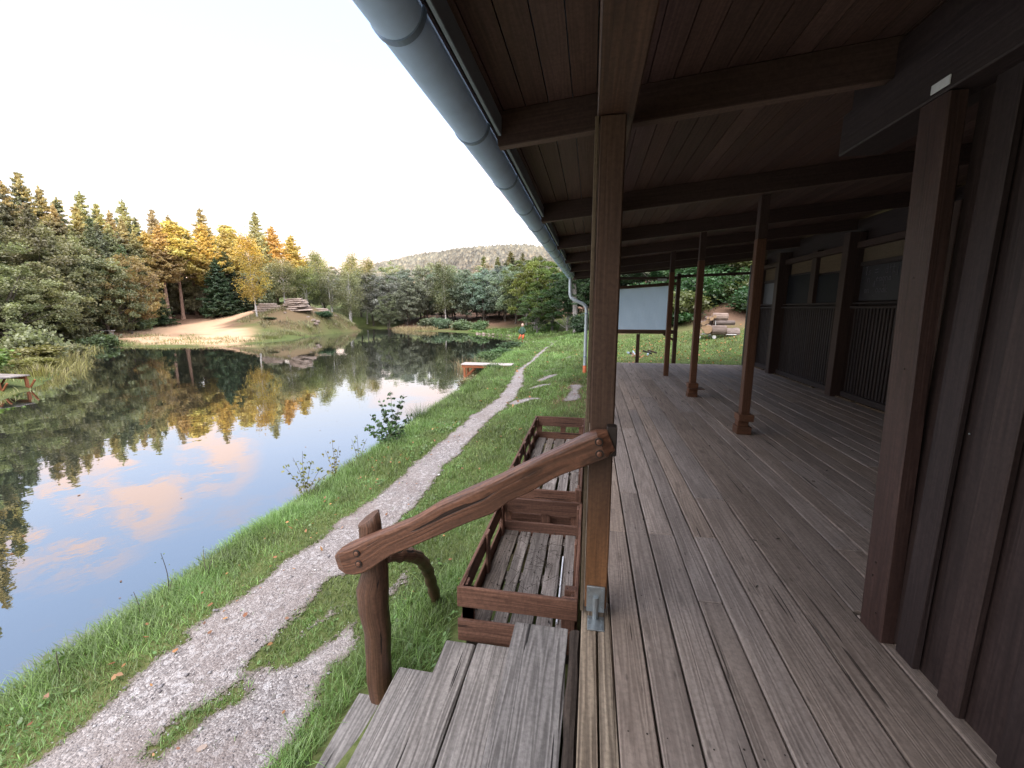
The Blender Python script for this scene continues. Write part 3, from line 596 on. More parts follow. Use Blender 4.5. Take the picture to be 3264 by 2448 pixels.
# faint chalk handwriting: joined hand-written strokes on the blackboard
cur = random.Random(5)
m = MB()
def scrib(y, z, word, s=.05):
    """y runs towards the camera, letters as small strokes"""
    G = {'a': [[(.8, .9), (.3, 1), (.05, .5), (.35, 0), (.75, .3), (.8, .9), (.85, 0)]], 'o': [[(.5, 1), (.1, .6), (.3, 0), (.8, .3), (.7, .9), (.5, 1)]], 'e': [[(.1, .5), (.8, .6), (.5, 1), (.1, .6), (.3, 0), (.9, .2)]], 'n': [[(.1, 1), (.1, 0)], [(.1, .8), (.5, 1), (.8, .7), (.8, 0)]], 's': [[(.8, 1), (.2, .8), (.7, .4), (.1, 0)]],
         'l': [[(.3, 1.8), (.25, 0), (.6, .1)]], 'd': [[(.7, 1.8), (.8, 0)], [(.8, .8), (.2, .9), (.1, .2), (.7, .1)]], 't': [[(.4, 1.7), (.45, 0), (.8, .1)], [(.1, 1.1), (.8, 1.15)]], 'v': [[(.1, 1), (.45, 0), (.85, 1)]], 'T': [[(.0, 1.8), (1.0, 1.9)], [(.5, 1.85), (.5, 0)]], 'j': [[(.5, 1), (.5, -.6), (.1, -.5)]], 'p': [[(.1, 1), (.1, -.7)], [(.1, .9), (.7, .9), (.7, .2), (.1, .1)]], 'k': [[(.1, 1.8), (.1, 0)], [(.7, 1), (.1, .4), (.8, 0)]], '=': [[(0, .9), (1.1, 1.05)], [(0, .3), (1.1, .45)]], 'i': [[(.3, 1), (.35, 0)]], '.': [[(.2, .1), (.35, 0)]]}
    for ch in word:
        if ch != ' ':
            for st in G[ch]:
                pts = [(4.306, y - px * s, z + pz * s + cur.uniform(-.003, .003)) for px, pz in st]
                m.tube(pts, .0032, 4)
        y -= s * (1.15 if ch not in 'il.' else .75)
scrib(7.98, 2.02, 'Ts =  dttj', .07); scrib(7.90, 1.91, 'n  eaoud'.replace('u', 'n'), .062); scrib(7.92, 1.83, '   d   l', .05); scrib(7.95, 1.74, 'an  aodk', .062); scrib(7.85, 1.69, '  .     .', .05)
m.build('chalk_writing', M['chalk'], bb)
# roof: soffit boards, sheet, fascia; rafters
roof = MB(); x = -.60; 
while x < 6.4:
    w_ = random.choice((.118, .12, .122)); c = math.sqrt(1 + .095 ** 2)
    for (a, b) in ((-2.9, 4.5), (4.503, 13.2)):
        z0 = roofz(x) + .172; z1 = roofz(x + w_ - .004) + .172
        roof.sweep([(x, a, z0), (x, b, z0)], [[(0, 0), (0, -.018), (w_ - .005, -.018 - .0), (w_ - .005, 0)]] * 2, (1, 0, .095))
    x += w_
roof = roof.build('roof', M['soffit'], pav)
m = MB(); m.bar((-.66, 5.2, roofz(-.66) + .225), (6.6, 5.2, roofz(6.6) + .225), 16.4, .03, (0, 1, 0), .004); m.build('roof_sheet', M['zinc_band'], roof)
for yy in (-1.65, .38, 2.43, 4.49, 6.5, 8.5, 10.55, 12.5):
    m = MB(); m.bar((-.52, yy, roofz(-.52) + .0855), (6.4, yy, roofz(6.4) + .0855), .065, .17, (0, 1, 0), .005, n=8, jit=.0015); rf = m.build('rafter', M['rafter'], roof); rf.data.materials.append(M['rafter_lit'])
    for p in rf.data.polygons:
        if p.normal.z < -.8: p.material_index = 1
m = MB(); m.bar((-.62, 13.22, roofz(-.62) + .09), (6.4, 13.22, roofz(6.4) + .09), .03, .2, (0, 1, 0), .004); m.build('barge_board', M['rafter'], roof)
ends = [-2.9, -1.65, .38, 2.43, 4.49, 6.5, 8.5, 10.55, 12.5, 13.2]
for a, b in zip(ends[:-1], ends[1:]):
    m = MB(); m.box(-.505, -.488, a + .05, b - .05, roofz(-.5) + .045, roofz(-.5) + .135, .002, n=3, jit=.002); m.build('fascia_board', M['fascia'], roof)
m = MB(); m.box(-.56, -.535, -2.9, 13.2, roofz(-.5) + .08, roofz(-.5) + .18, .003, n=10, jit=.003); m.build('eaves_batten', M['rafter'], roof)
# gutter: half round with joints
GX, GZ, GR = -.625, 2.415, .088
def arc(r, n=18, a0=180, a1=360): return [(math.cos(R(a0 + (a1 - a0) * i / n)) * r, math.sin(R(a0 + (a1 - a0) * i / n)) * r) for i in range(n + 1)]
def gutter_seg(y0, y1, r, th, mat, name, parent):
    sec = arc(r) + arc(r - th)[::-1]
    vs = []; fs = []; n = len(sec)
    for yy in (y0, y1): vs += [(GX + a, yy, GZ + b) for a, b in sec]
    for j in range(n): k = (j + 1) % n; fs.append((j, k, n + k, n + j))
    for j in range(18): fs.append((j, n - 1 - j, n - 2 - j, j + 1)); fs.append((n + j, n + j + 1, 2 * n - 2 - j, 2 * n - 1 - j))
    m = MB(); m.add(vs, [(v[1], v[0], v[2]) for v in vs], fs, .5); return m.build(name, mat, parent, smooth=False)
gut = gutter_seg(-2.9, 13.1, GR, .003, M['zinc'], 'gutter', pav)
for p in gut.data.polygons: p.use_smooth = len(p.vertices) == 4 and abs(p.normal.y) < .3
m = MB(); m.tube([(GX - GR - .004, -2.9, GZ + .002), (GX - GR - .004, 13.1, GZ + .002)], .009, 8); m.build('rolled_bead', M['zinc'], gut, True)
yj = 1.42
for k in range(-4, 14):
    y0 = 1.42 + .86 * k
    if y0 < 13: gutter_seg(y0, y0 + .028, GR + .005, .006, M['zinc_band'], 'gutter_bracket', gut)
m = MB()
for k in range(230):
    y = .9 + 9 * random.random() ** 1.3; r_ = random.uniform(.004, .011) * (1 + y * .06); x = GX - GR - random.uniform(-.002, .010); z = GZ + random.uniform(.004, .016)
    m.box(x - r_, x + r_, y - r_ * random.uniform(1, 3), y + r_, z - r_ * .6, z + r_ * .7, .002, jit=.002)
tag(m.build('moss_and_leaf_litter', M['soil']), kind='stuff')
# downpipe with swan neck, ring and terracotta foot
def smooth_path(pts, n=6):
    out = []; P_ = [V(pts[0])] + [V(p) for p in pts] + [V(pts[-1])]
    for i in range(1, len(P_) - 2):
        for k in range(n):
            t_ = k / n; a, b, c, d = P_[i - 1], P_[i], P_[i + 1], P_[i + 2]
            out.append(.5 * ((2 * b) + (-a + c) * t_ + (2 * a - 5 * b + 4 * c - d) * t_ * t_ + (-a + 3 * b - 3 * c + d) * t_ ** 3))
    out.append(P_[-1]); return out
m = MB(); m.tube(smooth_path([(-.60, 12.45, 2.36), (-.60, 12.45, 2.05), (-.59, 12.45, 1.86), (-.52, 12.45, 1.76), (-.34, 12.45, 1.67), (-.2, 12.45, 1.60), (-.135, 12.45, 1.48), (-.13, 12.45, 1.2), (-.13, 12.45, .1), (-.13, 12.45, -.15)], 6), .045, 14)
dp = m.build('downpipe', M['zinc_pipe'], pav, True)
m = MB(); m.tube([(-.13, 12.45, -.12), (-.13, 12.45, -.6)], .056, 14); m.build('terracotta_foot', M['clay'], dp, True)
m = MB(); m.tube([(-.13, 12.45, .12), (-.13, 12.45, .15)], .05, 14); m.tube([(-.13, 12.45, 1.34), (-.13, 12.45, 1.37)], .05, 14); m.build('pipe_clip', M['zinc_band'], dp, True)

# ================================================================== STEPS
st = tag(empty('wooden_steps', (-.6, 1.2, -.85)), 'broad grey plank steps leading down from the deck edge to the gravel path', 'steps')
def part_local(m, name, mat, parent, smooth=False):
    o = m.build(name, mat, parent, smooth); L = parent.location + (parent.parent.location if parent.parent else V((0, 0, 0)))
    for v in o.data.vertices: v.co -= L
    return o
def tread(x0, x1, y1, ztop, th, label=None, bark=False):
    m = MB(); m.box(x0, x1, -1.2, y1, ztop - th, ztop, .007, n=16, jit=.0035); o = part_local(m, 'tread', M['tread'], st)
    return o
tread(-.352, -.068, 2.04, -.17, .07); tread(-.755, -.585, 2.055, -.36, .06); tread(-.578, -.385, 2.07, -.362, .06); tread(-1.035, -.79, 2.02, -.55, .06); tread(-1.275, -1.07, 1.98, -.73, .06)
m = MB(); n = 22; path = [(-.20, -1.2 + 3.15 * i / n, -.31 + random.uniform(-.006, .006)) for i in range(n + 1)]
m.tube(path, [.115 + random.uniform(-.012, .012) for _ in path], 10, jit=.08); m.tube([(-.03, -1.2 + 3.2 * i / n, -.17 + random.uniform(-.006, .006)) for i in range(n + 1)], [.022 + random.uniform(0, .012) for _ in range(n + 1)], 7, jit=.2)
part_local(m, 'support_log', M['rough_log'], st)
for (x0, x1, z0, z1) in ((-.73, -.45, -.72, -.425), (-1.0, -.8, -.9, -.615), (-1.24, -1.1, -.95, -.795)):
    m = MB(); m.box(x0, x1, 1.75, 1.95, z0, z1, .006); part_local(m, 'riser_block', M['rough_log'], st)
m = MB(); m.box(-.34, -.1, -1.2, 1.9, -.7, -.42, .01); m.box(-1.0, -.38, -1.2, 1.7, -.8, -.62, .01); part_local(m, 'riser_block', M['rough_log'], st)

# ================================================================== HANDRAIL
hr = tag(empty('handrail', (-1.14, 1.97, -.8)), 'rustic brown handrail of a split trunk on a crooked post with curved brace', 'handrail')
top = [(-1.27, .235), (-1.22, .275), (-1.12, .325), (-.97, .40), (-.81, .48), (-.65, .59), (-.58, .625), (-.5, .67), (-.38, .73), (-.22, .82), (-.09, .89), (.01, .95), (.095, .985)]
bot = [(-1.275, .13), (-1.17, .125), (-1.12, .16), (-1.0, .25), (-.9, .30), (-.74, .39), (-.58, .48), (-.45, .54), (-.4, .59), (-.27, .66), (-.15, .74), (0.0, .81), (.11, .87)]
def interp(tab, x):
    for (a, b), (c, d) in zip(tab[:-1], tab[1:]):
        if x <= c: return b + (d - b) * max(0, (x - a)) / (c - a)
    return tab[-1][1]
m = MB(); N = 34; path = []; secs = []
for i in range(N + 1):
    s_ = i / N; x = -1.275 + 1.38 * s_; zt = interp(top, x); zb = interp(bot, x)
    if i == 0: zt = .235; zb = .135
    if i == N: zt = .985; zb = .868
    zc_ = (zt + zb) / 2; hh = (zt - zb) / 2 * .93; path.append((x, 1.882 + .006 * math.sin(s_ * 9), zc_))
    jj = lambda: random.uniform(-.0007, .0007); d = .040 + .004 * math.sin(s_ * 13 + 1)
    k_ = .55 if i in (0, N) else 1; hh *= (.85 if i in (0, N) else 1); d *= k_ if i in (0, N) else 1
    # rounded on top (bark side), flat faces
    secs.append([(a * d + jj(), b * hh + jj()) for a, b in ((-1, -.93), (-.86, -1.03), (.86, -1.03), (1, -.93), (1.0, 0), (1, .66), (.9, .86), (.6, 1.0), (0, 1.06), (-.6, 1.0), (-.9, .86), (-1, .66), (-1, 0))])
m.sweep(path, secs, (0, 1, 0)); part_local(m, 'rail', M['rail'], hr)
rl = kids(hr)[0]
for (x, z) in ((-1.145, .262), (-1.137, .205), (.052, .925), (.056, .87)):
    m = MB(); m.tube([(x, 1.846, z), (x, 1.8385, z), (x, 1.838, z)], [.019, .019, .0185], 14); o = part_local(m, 'bolt_recess', M['dark_metal'], rl)
    m = MB(); m.tube([(x, 1.842, z), (x, 1.835, z), (x, 1.832, z)], [.0125, .0125, .007], 12); part_local(m, 'bolt', M['bronze'], rl)
m = MB(); m.box(.085, .13, 1.872, 1.935, .85, .985, .004); part_local(m, 'end_cap', M['dark_metal'], rl)
m = MB(); path = []; rad = []
prof = [(-1.0, -1.14, .068), (-.77, -1.135, .067), (-.6, -1.14, .07), (-.45, -1.14, .071), (-.3, -1.14, .076), (-.16, -1.148, .082), (-.03, -1.148, .086), (.08, -1.13, .07), (.16, -1.13, .066), (.27, -1.138, .062), (.345, -1.145, .06), (.385, -1.15, .058)]
for i, (z, x, r) in enumerate(prof): path.append((x, 1.985 + .008 * math.sin(i * 2), z)); rad.append(r)
m.tube(path, rad, 12, jit=.045)
nv = m
# slanted sawn top
for k in range(12): 
    idx = (len(prof) - 1) * 12 + k; vx, vy, vz = nv.v[idx]; nv.v[idx] = (vx, vy, vz + (vx + 1.15) * .55)
part_local(nv, 'newel_post', M['newel'], hr, True)
for p in kids(hr)[-1].data.polygons: p.use_smooth = len(p.vertices) == 4
m = MB(); m.tube(smooth_path([(-1.08, 2.02, .15), (-1.02, 2.12, .10), (-1.0, 2.26, .0), (-1.02, 2.45, -.2), (-1.05, 2.6, -.42), (-1.075, 2.75, -.68)], 5), [.036 + .008 * (i % 3 == 1) for i in range(26)], 9, jit=.05); part_local(m, 'brace', M['newel'], hr, True)

# ================================================================== PALLET PLANTER CRATES
def crate(x0, x1, y0, y1, zf, zt, label, back=True, seed=1):
    rr = random.Random(seed); loc = (x0 / 2 + x1 / 2, y0, zf - .15)
    c = tag(empty('planter_crate', loc), label, 'crate', 'pallet crates standing along the deck edge')
    def P_(fn, name, mat): m = MB(); fn(m); return part_local(m, name, mat, c)
    h = zt - zf; T = .02
    bz = [(zf - .06, zf + h * .28), (zf + h * .56, zt)]
    for (ya, nm) in ((y0, 'front_panel'), (y1, 'back_panel')):
        def f(m):
            for a, b in bz: m.box(x0 - .01, x1, ya, ya + T, a, b, .004, n=4, jit=.0025)
            for xx in (x0 + .012, x1 - .09, (x0 + x1) / 2 if ya == y1 else x0 + .012): m.box(xx, xx + .075, ya + T + .002, ya + T * 2, zf - .05, zt - .005, .003)
        P_(f, nm, M['crate'])
    for (xa, nm) in ((x0, 'side_panel'), (x1 - T, 'side_panel')):
        def f(m):
            for a, b in bz: m.box(xa, xa + T, y0 + T + .003, y1 - .003, a, b, .004, n=5, jit=.003)
            yy = y0 + T * 2 + .004; nn = max(2, int((y1 - y0) / .42))
            for k in range(nn + 1):
                y_ = y0 + .045 + (y1 - y0 - .16) * k / nn; m.box(xa + T + .002 if xa == x0 else xa - T, xa + 2 * T if xa == x0 else xa - .002, y_, y_ + .075, zf - .04, zt + rr.uniform(-.02, .025), .003)
        P_(f, nm, M['crate'])
    def f(m):
        ws_ = [.13, .085, .135, .10, .085]; gap = (x1 - x0 - .05 - sum(ws_)) / 5; x = x0 + .025
        L = y1 - y0; segs = [(y0 + .025, y1 - .005)] if L < 1.6 else [(y0 + .025, y0 + L / 2 - .005), (y0 + L / 2 + .005, y1 - .005)]
        for w_ in ws_:
            for a, b in segs: m.box(x, x + w_, a, b, zf - .02 + rr.uniform(-.003, .003), zf + rr.uniform(-.003, .003), .004, n=6, jit=.003)
            x += w_ + gap
        for a, b in segs:
            for yy in (a + .03, (a + b) / 2 - .05, b - .13): m.box(x0 + .02, x1 - .02, yy, yy + .1, zf - .045, zf - .022, .003)
    P_(f, 'slat_floor', M['slat'])
    def f(m):
        for xx in (x0 + .03, (x0 + x1) / 2 - .06, x1 - .13):
            yy = y0 + .03
            while yy < y1: m.box(xx, xx + .1, yy, yy + .14, zf - .15, zf - .047, .004); yy += .53
    P_(f, 'foot_block', M['rough_log'])
    return c
c1 = crate(-.705, -.022, 2.145, 3.36, -.375, -.085, 'nearest pallet crate with grey slatted floor just behind the top steps')
c2 = crate(-.74, -.03, 3.47, 6.02, -.36, -.04, 'long farther pallet crate with weathered slatted bottom behind the handrail', seed=3)
m = MB(); m.box(-.70, -.02, 3.50, 3.52, -.20, -.12, .004, n=4, jit=.002); m.box(-.085, -.03, 3.40, 3.45, -.38, .01, .004)
o = part_local(m, 'divider_board', M['crate'], c2)
m = MB(); m.tube([(-.145, 2.3, -.360), (-.15, 3.0, -.358)], .006, 8); m = m.build('plastic_rod', M['white_rod']); tag(m, 'thin white rod lying on the slatted floor of the near crate', 'rod')
m = MB(); m.box(-.10, -.03, 2.22, 2.27, -.37, -.08, .004); m = m.build('short_board', M['crate']); tag(m, 'short upright orange brown board standing in the near crate against the deck', 'board')
# dry twigs lying in the near crate
m = MB()
for k in range(60):
    a = random.uniform(0, 6.3); x = random.uniform(-.6, -.1); y = random.uniform(2.35, 3.3); L = random.uniform(.04, .2); z = -.368 + random.uniform(0, .04); c_ = random.uniform(-.04, .04)
    m.tube([(x, y, z), (x + math.cos(a) * L * .5 + c_, y + math.sin(a) * L * .5, z + random.uniform(.0, .06)), (x + math.cos(a) * L, y + math.sin(a) * L, z + random.uniform(-.005, .03))], random.uniform(.0008, .0016), 4)
for k in range(260):
    x = random.uniform(-.68, -.05); y = random.uniform(2.2, 5.9); z = -.37 if y < 3.4 else -.352; s = random.uniform(.003, .010); m.box(x, x + s, y, y + s * 1.4, z, z + s * .6, .001)
tg = tag(m.build('twigs_and_debris', M['soil']), kind='stuff')
# things dropped on the deck: bits of wood and fluff
m = MB()
for k in range(120):
    x = random.uniform(.2, 4.0); y = random.uniform(1.3, 11); s = random.uniform(.002, .006) * (1 + y * .12); a = random.uniform(0, 3)
    if x > 1.34 and y < 2.15: continue
    m.bar((x, y, .004), (x + math.cos(a) * s * 3, y + math.sin(a) * s * 3, .005), s, s * .5)
tag(m.build('wood_crumbs', M['soil']), kind='stuff')

# ================================================================== SCREEN FRAME AT THE DECK END
sf = tag(empty('screen_frame', (1.45, 12.55, 0)), 'pale grey blue film stretched in a brown wooden frame at the far deck edge', 'screen')
def SP(fn, name, mat): m = MB(); fn(m); return part_local(m, name, mat, sf)
for x, z1 in ((.62, 2.5), (2.31, 2.42)): SP(lambda m: m.box(x - .05, x + .05, 12.5, 12.6, -.25, z1, .006, n=4, jit=.002), 'post', M['post'])
SP(lambda m: m.box(1.28, 1.37, 12.52, 12.60, -.25, .79, .005, n=3, jit=.002), 'post', M['post'])
def _fr(m):
    m.bar((.675, 12.56, 2.06), (2.255, 12.56, 2.16), .06, .08, (0, 1, 0), .004); m.box(.675, 2.255, 12.53, 12.59, .80, .91, .004)
    m.bar((2.0, 12.56, .80), (2.26, 12.56, .64), .06, .06, (0, 1, 0), .004)
SP(_fr, 'frame', M['post'])
t = NT('milky_film'); tc = t.n('ShaderNodeTexCoord'); P = tc.outputs['Object']; n = t.noise(P, 1.6, 5, .6); n2 = t.noise(P, 26, 4, .7)
c = t.mix(n, (.46, .56, .64), (.58, .68, .75)); c = t.mix(t.ramp(n2, [(.6, (0, 0, 0)), (.75, (.35, .35, .35))]), c, (.72, .80, .86))
fb = t.bsdf(c, .45, n2, .15, .01, spec=.4); trl = t.n('ShaderNodeBsdfTranslucent'); t.l(c, trl.inputs[0]); mx_ = t.n('ShaderNodeMixShader', Fac=.55); t.l(fb.outputs[0], mx_.inputs[1]); t.l(trl.outputs[0], mx_.inputs[2]); t.l(mx_.outputs[0], t.out.inputs[0]); M['film'] = t.m
def film(m):
    vs = []; fs = []; nx, nz = 22, 14
    for i in range(nx):
        for j in range(nz):
            x = .68 + (2.19 - .68) * i / (nx - 1); z0, z1 = .915, 2.02 + .10 * i / (nx - 1)
            vs.append((x, 12.545 + .006 * math.sin(i * 1.3 + j * .7), z0 + (z1 - z0) * j / (nz - 1)))
    for i in range(nx - 1):
        for j in range(nz - 1): fs.append((i * nz + j, (i + 1) * nz + j, (i + 1) * nz + j + 1, i * nz + j + 1))
    m.add(vs, [(v[0], v[2], 0) for v in vs], fs, .5)
SP(film, 'film_sheet', M['film'])
m = MB(); m.box(1.74, 1.98, 12.40, 12.41, 2.225, 2.29, .002); sgn = m.build('number_board', M['plate']); tag(sgn, 'small pale weathered board with faint dark marks above the film screen', 'sign')
m = MB()
for k in range(7): m.box(1.77 + .028 * k, 1.775 + .028 * k, 12.397, 12.399, 2.235 + .01 * (k % 2), 2.27, .0005)
m.build('dark_marks', M['dark_metal'], sgn)
m = MB(); m.bar((2.36, 12.66, 2.36), (4.03, 12.40, 2.40), .07, .07, (0, 1, 0), .004); m.box(.05, 2.3, 12.42, 12.48, 2.27, 2.34, .004); m.build('end_lintel', M['rafter'], pav)

# ================================================================== TREES
def leafcloud(name, c, size, cl, up=.0, elong=1.0, lv=None, sides=4, normal=None):
    N = len(c); size = np.broadcast_to(size, (N,)); nrm = rng.normal(0, 1, (N, 3)); nrm[:, 2] += up
    if normal is not None: nrm = nrm * .6 + normal
    nrm /= np.linalg.norm(nrm, axis=1)[:, None]
    t_ = np.cross(nrm, rng.normal(0, 1, (N, 3))); t_ /= np.linalg.norm(t_, axis=1)[:, None] + 1e-9; b = np.cross(nrm, t_)
    vs = np.zeros((N, sides, 3))
    for k in range(sides):
        th = 2 * np.pi * k / sides; r = size * rng.uniform(.6, 1.2, N) * .5
        vs[:, k] = c + t_ * (np.cos(th) * r * elong)[:, None] + b * (np.sin(th) * r)[:, None]
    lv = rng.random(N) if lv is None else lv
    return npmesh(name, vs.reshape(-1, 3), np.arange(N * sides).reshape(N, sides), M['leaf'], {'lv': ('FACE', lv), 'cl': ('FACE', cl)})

def trunk_mesh(m, base, topp, r0, r1, n=8, bend=.15, segs=8):
    base = V(base); topp = V(topp); pts = []; rad = []
    off = V((random.uniform(-bend, bend), random.uniform(-bend, bend), 0))
    for i in range(segs + 1):
        s = i / segs; pts.append(base.lerp(topp, s) + off * math.sin(s * 3.14) + V((random.uniform(-.02, .02), random.uniform(-.02, .02), 0)) * bend * 3)
        rad.append(r0 + (r1 - r0) * s + (r0 * .5 * max(0, 1 - s * segs) if i == 0 else 0))
    m.tube(pts, rad, n, jit=.06); return pts

# every prototype is unit-sized: height 10 m, scaled per tree
def proto_spruce(seed, z0=.7, RR=2.3, dr=.34, dens=1.0, nm_='spruce_crown'):
    rr = np.random.default_rng(seed); cs = []; cl = []; nm = []; sz = []
    z = z0 + rr.uniform(0, .4)
    m = MB(); trunk_mesh(m, (0, 0, -.5), (0, 0, 9.9), .17, .015, 8, .05)
    while z < 9.8:
        t_ = (z - .6) / 9.4; L0 = RR * min((1 - t_) ** .85, 1 if z0 < 2 else .28 + (z - z0) * .5) + .12; nb = int(4 + 3 * (1 - t_)); a0 = rr.uniform(0, 6.3)
        for k in range(nb):
            a = a0 + 2 * np.pi * k / nb + rr.normal(0, .3); L = L0 * rr.uniform(.5, 1.2); zb_ = z + rr.uniform(-.15, .15); n = max(4, int(L / .07)); s = np.repeat(np.linspace(.1, 1, n), 6); n = len(s)
            droop = -dr * (1 - t_ * .8) * L * s + .16 * L * s ** 3; spread = rr.uniform(-.5, .5, n) * (1.1 * (1 - s) + .12) * min(L, 1.3) * .8
            x = np.cos(a) * s * L - np.sin(a) * spread; y = np.sin(a) * s * L + np.cos(a) * spread; zz = zb_ + droop - np.abs(spread) * .3 + rr.normal(0, .035, n) - rr.random(n) ** 2 * .34 * (1 - t_) * min(1, L)
            cs.append(np.stack([x, y, zz], 1)); cl.append(np.full(n, rr.random()) * .55 + s * .4); sz.append(np.full(n, .19) * (1 - .35 * t_) * (1 - .2 * s)); nm.append(np.tile([np.cos(a) * .6, np.sin(a) * .6, .35], (n, 1)))
            if k % 2 == 0: m.tube([(0, 0, zb_), (math.cos(a) * L * .5, math.sin(a) * L * .5, zb_ - .15 * L), (math.cos(a) * L * .9, math.sin(a) * L * .9, zb_ - .2 * L)], [.03, .02, .006], 4)
        z += rr.uniform(.15, .27) * (1 - .45 * t_) / dens
    zt = np.linspace(9.3, 10.05, 40); cs.append(np.stack([rr.normal(0, .03, 40), rr.normal(0, .03, 40), zt], 1)); cl.append(np.full(40, .5)); sz.append(np.full(40, .1)); nm.append(np.tile([0, 0, .2], (40, 1)))
    c = np.concatenate(cs); return leafcloud('spruce_crown', c, np.concatenate(sz), np.clip(np.concatenate(cl), 0, 1), elong=1.8, normal=np.concatenate(nm)), m
def clusters(rr, cz, rx, rz, n, shell=.55, bottom=-.7):
    out = []
    while len(out) < n:
        p = rr.normal(0, 1, 3); p /= np.linalg.norm(p); r = shell + (1 - shell) * rr.random() ** .7 if rr.random() < .8 else rr.random() * shell
        p = p * r
        if p[2] < bottom: continue
        w = 1.0 if p[2] > -.2 else .95
        out.append((p[0] * rx * w, p[1] * rx * w, cz + p[2] * rz))
    return np.array(out)
def proto_broad(seed, cz=5.6, rx=3.1, rz=4.4, n=85, per=150, cr=.62, leaf=.17, trunk=.2, mat='bark', flat=.55, limbs=9, z0=None, lean=.3):
    rr = np.random.default_rng(seed); random.seed(seed); cc = clusters(rr, cz, rx, rz, n); lump = 1 + .3 * np.sin(cc[:, 0] * 1.3 + seed) * np.cos(cc[:, 1] * 1.1 + cc[:, 2] * .6); cc[:, :2] *= lump[:, None]
    cs = []; cl = []
    for c in cc:
        k = int(per * rr.uniform(.5, 1.4)); r = cr * rr.uniform(.6, 1.35); p = rr.normal(0, 1, (k, 3)); p /= (np.linalg.norm(p, axis=1)[:, None] + 1e-9); p *= (rr.random(k) ** .5)[:, None] * r; p[:, 2] *= flat
        p[:, 2] -= (p[:, 0] ** 2 + p[:, 1] ** 2) * .25
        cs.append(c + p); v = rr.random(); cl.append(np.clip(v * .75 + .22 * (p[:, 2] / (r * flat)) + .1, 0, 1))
    m = MB(); pts = trunk_mesh(m, (0, 0, -.5), (random.uniform(-lean, lean), random.uniform(-lean, lean), cz + rz * .55), trunk, .03, 9, .18, 10)
    idx = rr.permutation(len(cc))[:limbs * 3]
    for i in idx:
        c = V(cc[i].tolist()); zf = max(1.0, c.z * random.uniform(.35, .7)); s = min(1, zf / (cz + rz * .55)); b = pts[int(s * 10)]
        md = b.lerp(c, .5) + V((0, 0, -.25 if c.z < cz else .2)); m.tube([b, md, c], [trunk * .38 * (1 - s * .5), trunk * .22, .012], 5)
    return leafcloud('broad_crown', np.concatenate(cs), leaf, np.concatenate(cl), up=.8, elong=1.25), m
def proto_pine(seed):
    rr = np.random.default_rng(seed); random.seed(seed); cs = []; cl = []; m = MB(); pts = trunk_mesh(m, (0, 0, -.5), (random.uniform(-.3, .3), 0, 9.5), .15, .04, 8, .12, 10)
    for k in range(58):
        z = 4.6 + 5.3 * rr.random() ** .8; t_ = (z - 4.6) / 5.3; a = rr.uniform(0, 6.3); L = (1.9 * (1 - t_ ** 1.15) * min(1, t_ * 4 + .45) + .12) * rr.uniform(.3, 1.1); c = np.array([np.cos(a) * L, np.sin(a) * L, z + .12 * L])
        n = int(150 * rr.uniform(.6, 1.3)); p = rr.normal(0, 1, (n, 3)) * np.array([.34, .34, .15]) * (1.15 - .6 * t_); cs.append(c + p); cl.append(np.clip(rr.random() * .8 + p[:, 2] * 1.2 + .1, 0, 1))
        s = min(10, int((z - .4) / 9.5 * 10)); m.tube([pts[s], V(c.tolist())], [.04, .012], 5)
    for k in range(7):
        z = rr.uniform(2.5, 5); a = rr.uniform(0, 6.3); L = rr.uniform(.3, .8); m.tube([(0, 0, z), (math.cos(a) * L, math.sin(a) * L, z - .05)], [.02, .006], 4)
    return leafcloud('pine_crown', np.concatenate(cs), .17, np.concatenate(cl), up=.3, elong=1.8), m
def proto_birch(seed, stems=1):
    rr = np.random.default_rng(seed); random.seed(seed); cs = []; cl = []; m = MB()
    for s_ in range(stems):
        lx, ly = rr.uniform(-.9, .9) * (.4 + .5 * (stems > 1)), rr.uniform(-.6, .6); pts = trunk_mesh(m, (s_ * .25, 0, -.5), (lx + s_ * .3, ly, 9.2), .10, .02, 8, .25, 10)
        for k in range(int(60 / stems)):
            z = 2.6 + 7.2 * rr.random() ** .85; t_ = (z - 2.6) / 7.4; a = rr.uniform(0, 6.3); L = 1.75 * math.sin(min(1, (t_ * .88 + .14)) * 3.0) ** .7 * rr.uniform(.2, 1.05); b = pts[min(10, int(z / 9.7 * 10))]
            c = np.array([b.x + np.cos(a) * L, b.y + np.sin(a) * L, z]); n = int(125 * rr.uniform(.4, 1.4)); p = rr.normal(0, 1, (n, 3)) * np.array([.30, .30, .42]); p[:, 2] -= .25
            cs.append(c + p); cl.append(np.clip(rr.random() * .8 + rr.normal(0, .15, n) + .1, 0, 1)); m.tube([b, V(((b.x + c[0]) / 2, (b.y + c[1]) / 2, z + .15)), V(c.tolist())], [.03, .015, .006], 4)
    return leafcloud('birch_crown', np.concatenate(cs), .13, np.concatenate(cl), up=.2, elong=1.2), m
def proto_bush(seed, n=34, per=150, leaf=.2, flat=.8, rx=4.6, rz=4.6):
    rr = np.random.default_rng(seed); random.seed(seed); cc = clusters(rr, 4.6, rx, rz, n, .4, -.9); cs = []; cl = []; m = MB()
    for c in cc:
        k = int(per * rr.uniform(.5, 1.3)); p = rr.normal(0, 1, (k, 3)) * np.array([1.15, 1.15, 1.15 * flat]); cs.append(c + p); cl.append(np.clip(rr.random() * .7 + .12 * p[:, 2] + .15, 0, 1)); m.tube([(0, 0, -.5), (c[0] * .4, c[1] * .4, c[2] * .6), tuple(c)], [.18, .1, .03], 4)
    return leafcloud('shrub_foliage', np.concatenate(cs), leaf * 4, np.concatenate(cl), up=.5, elong=1.3), m
PROT = {}
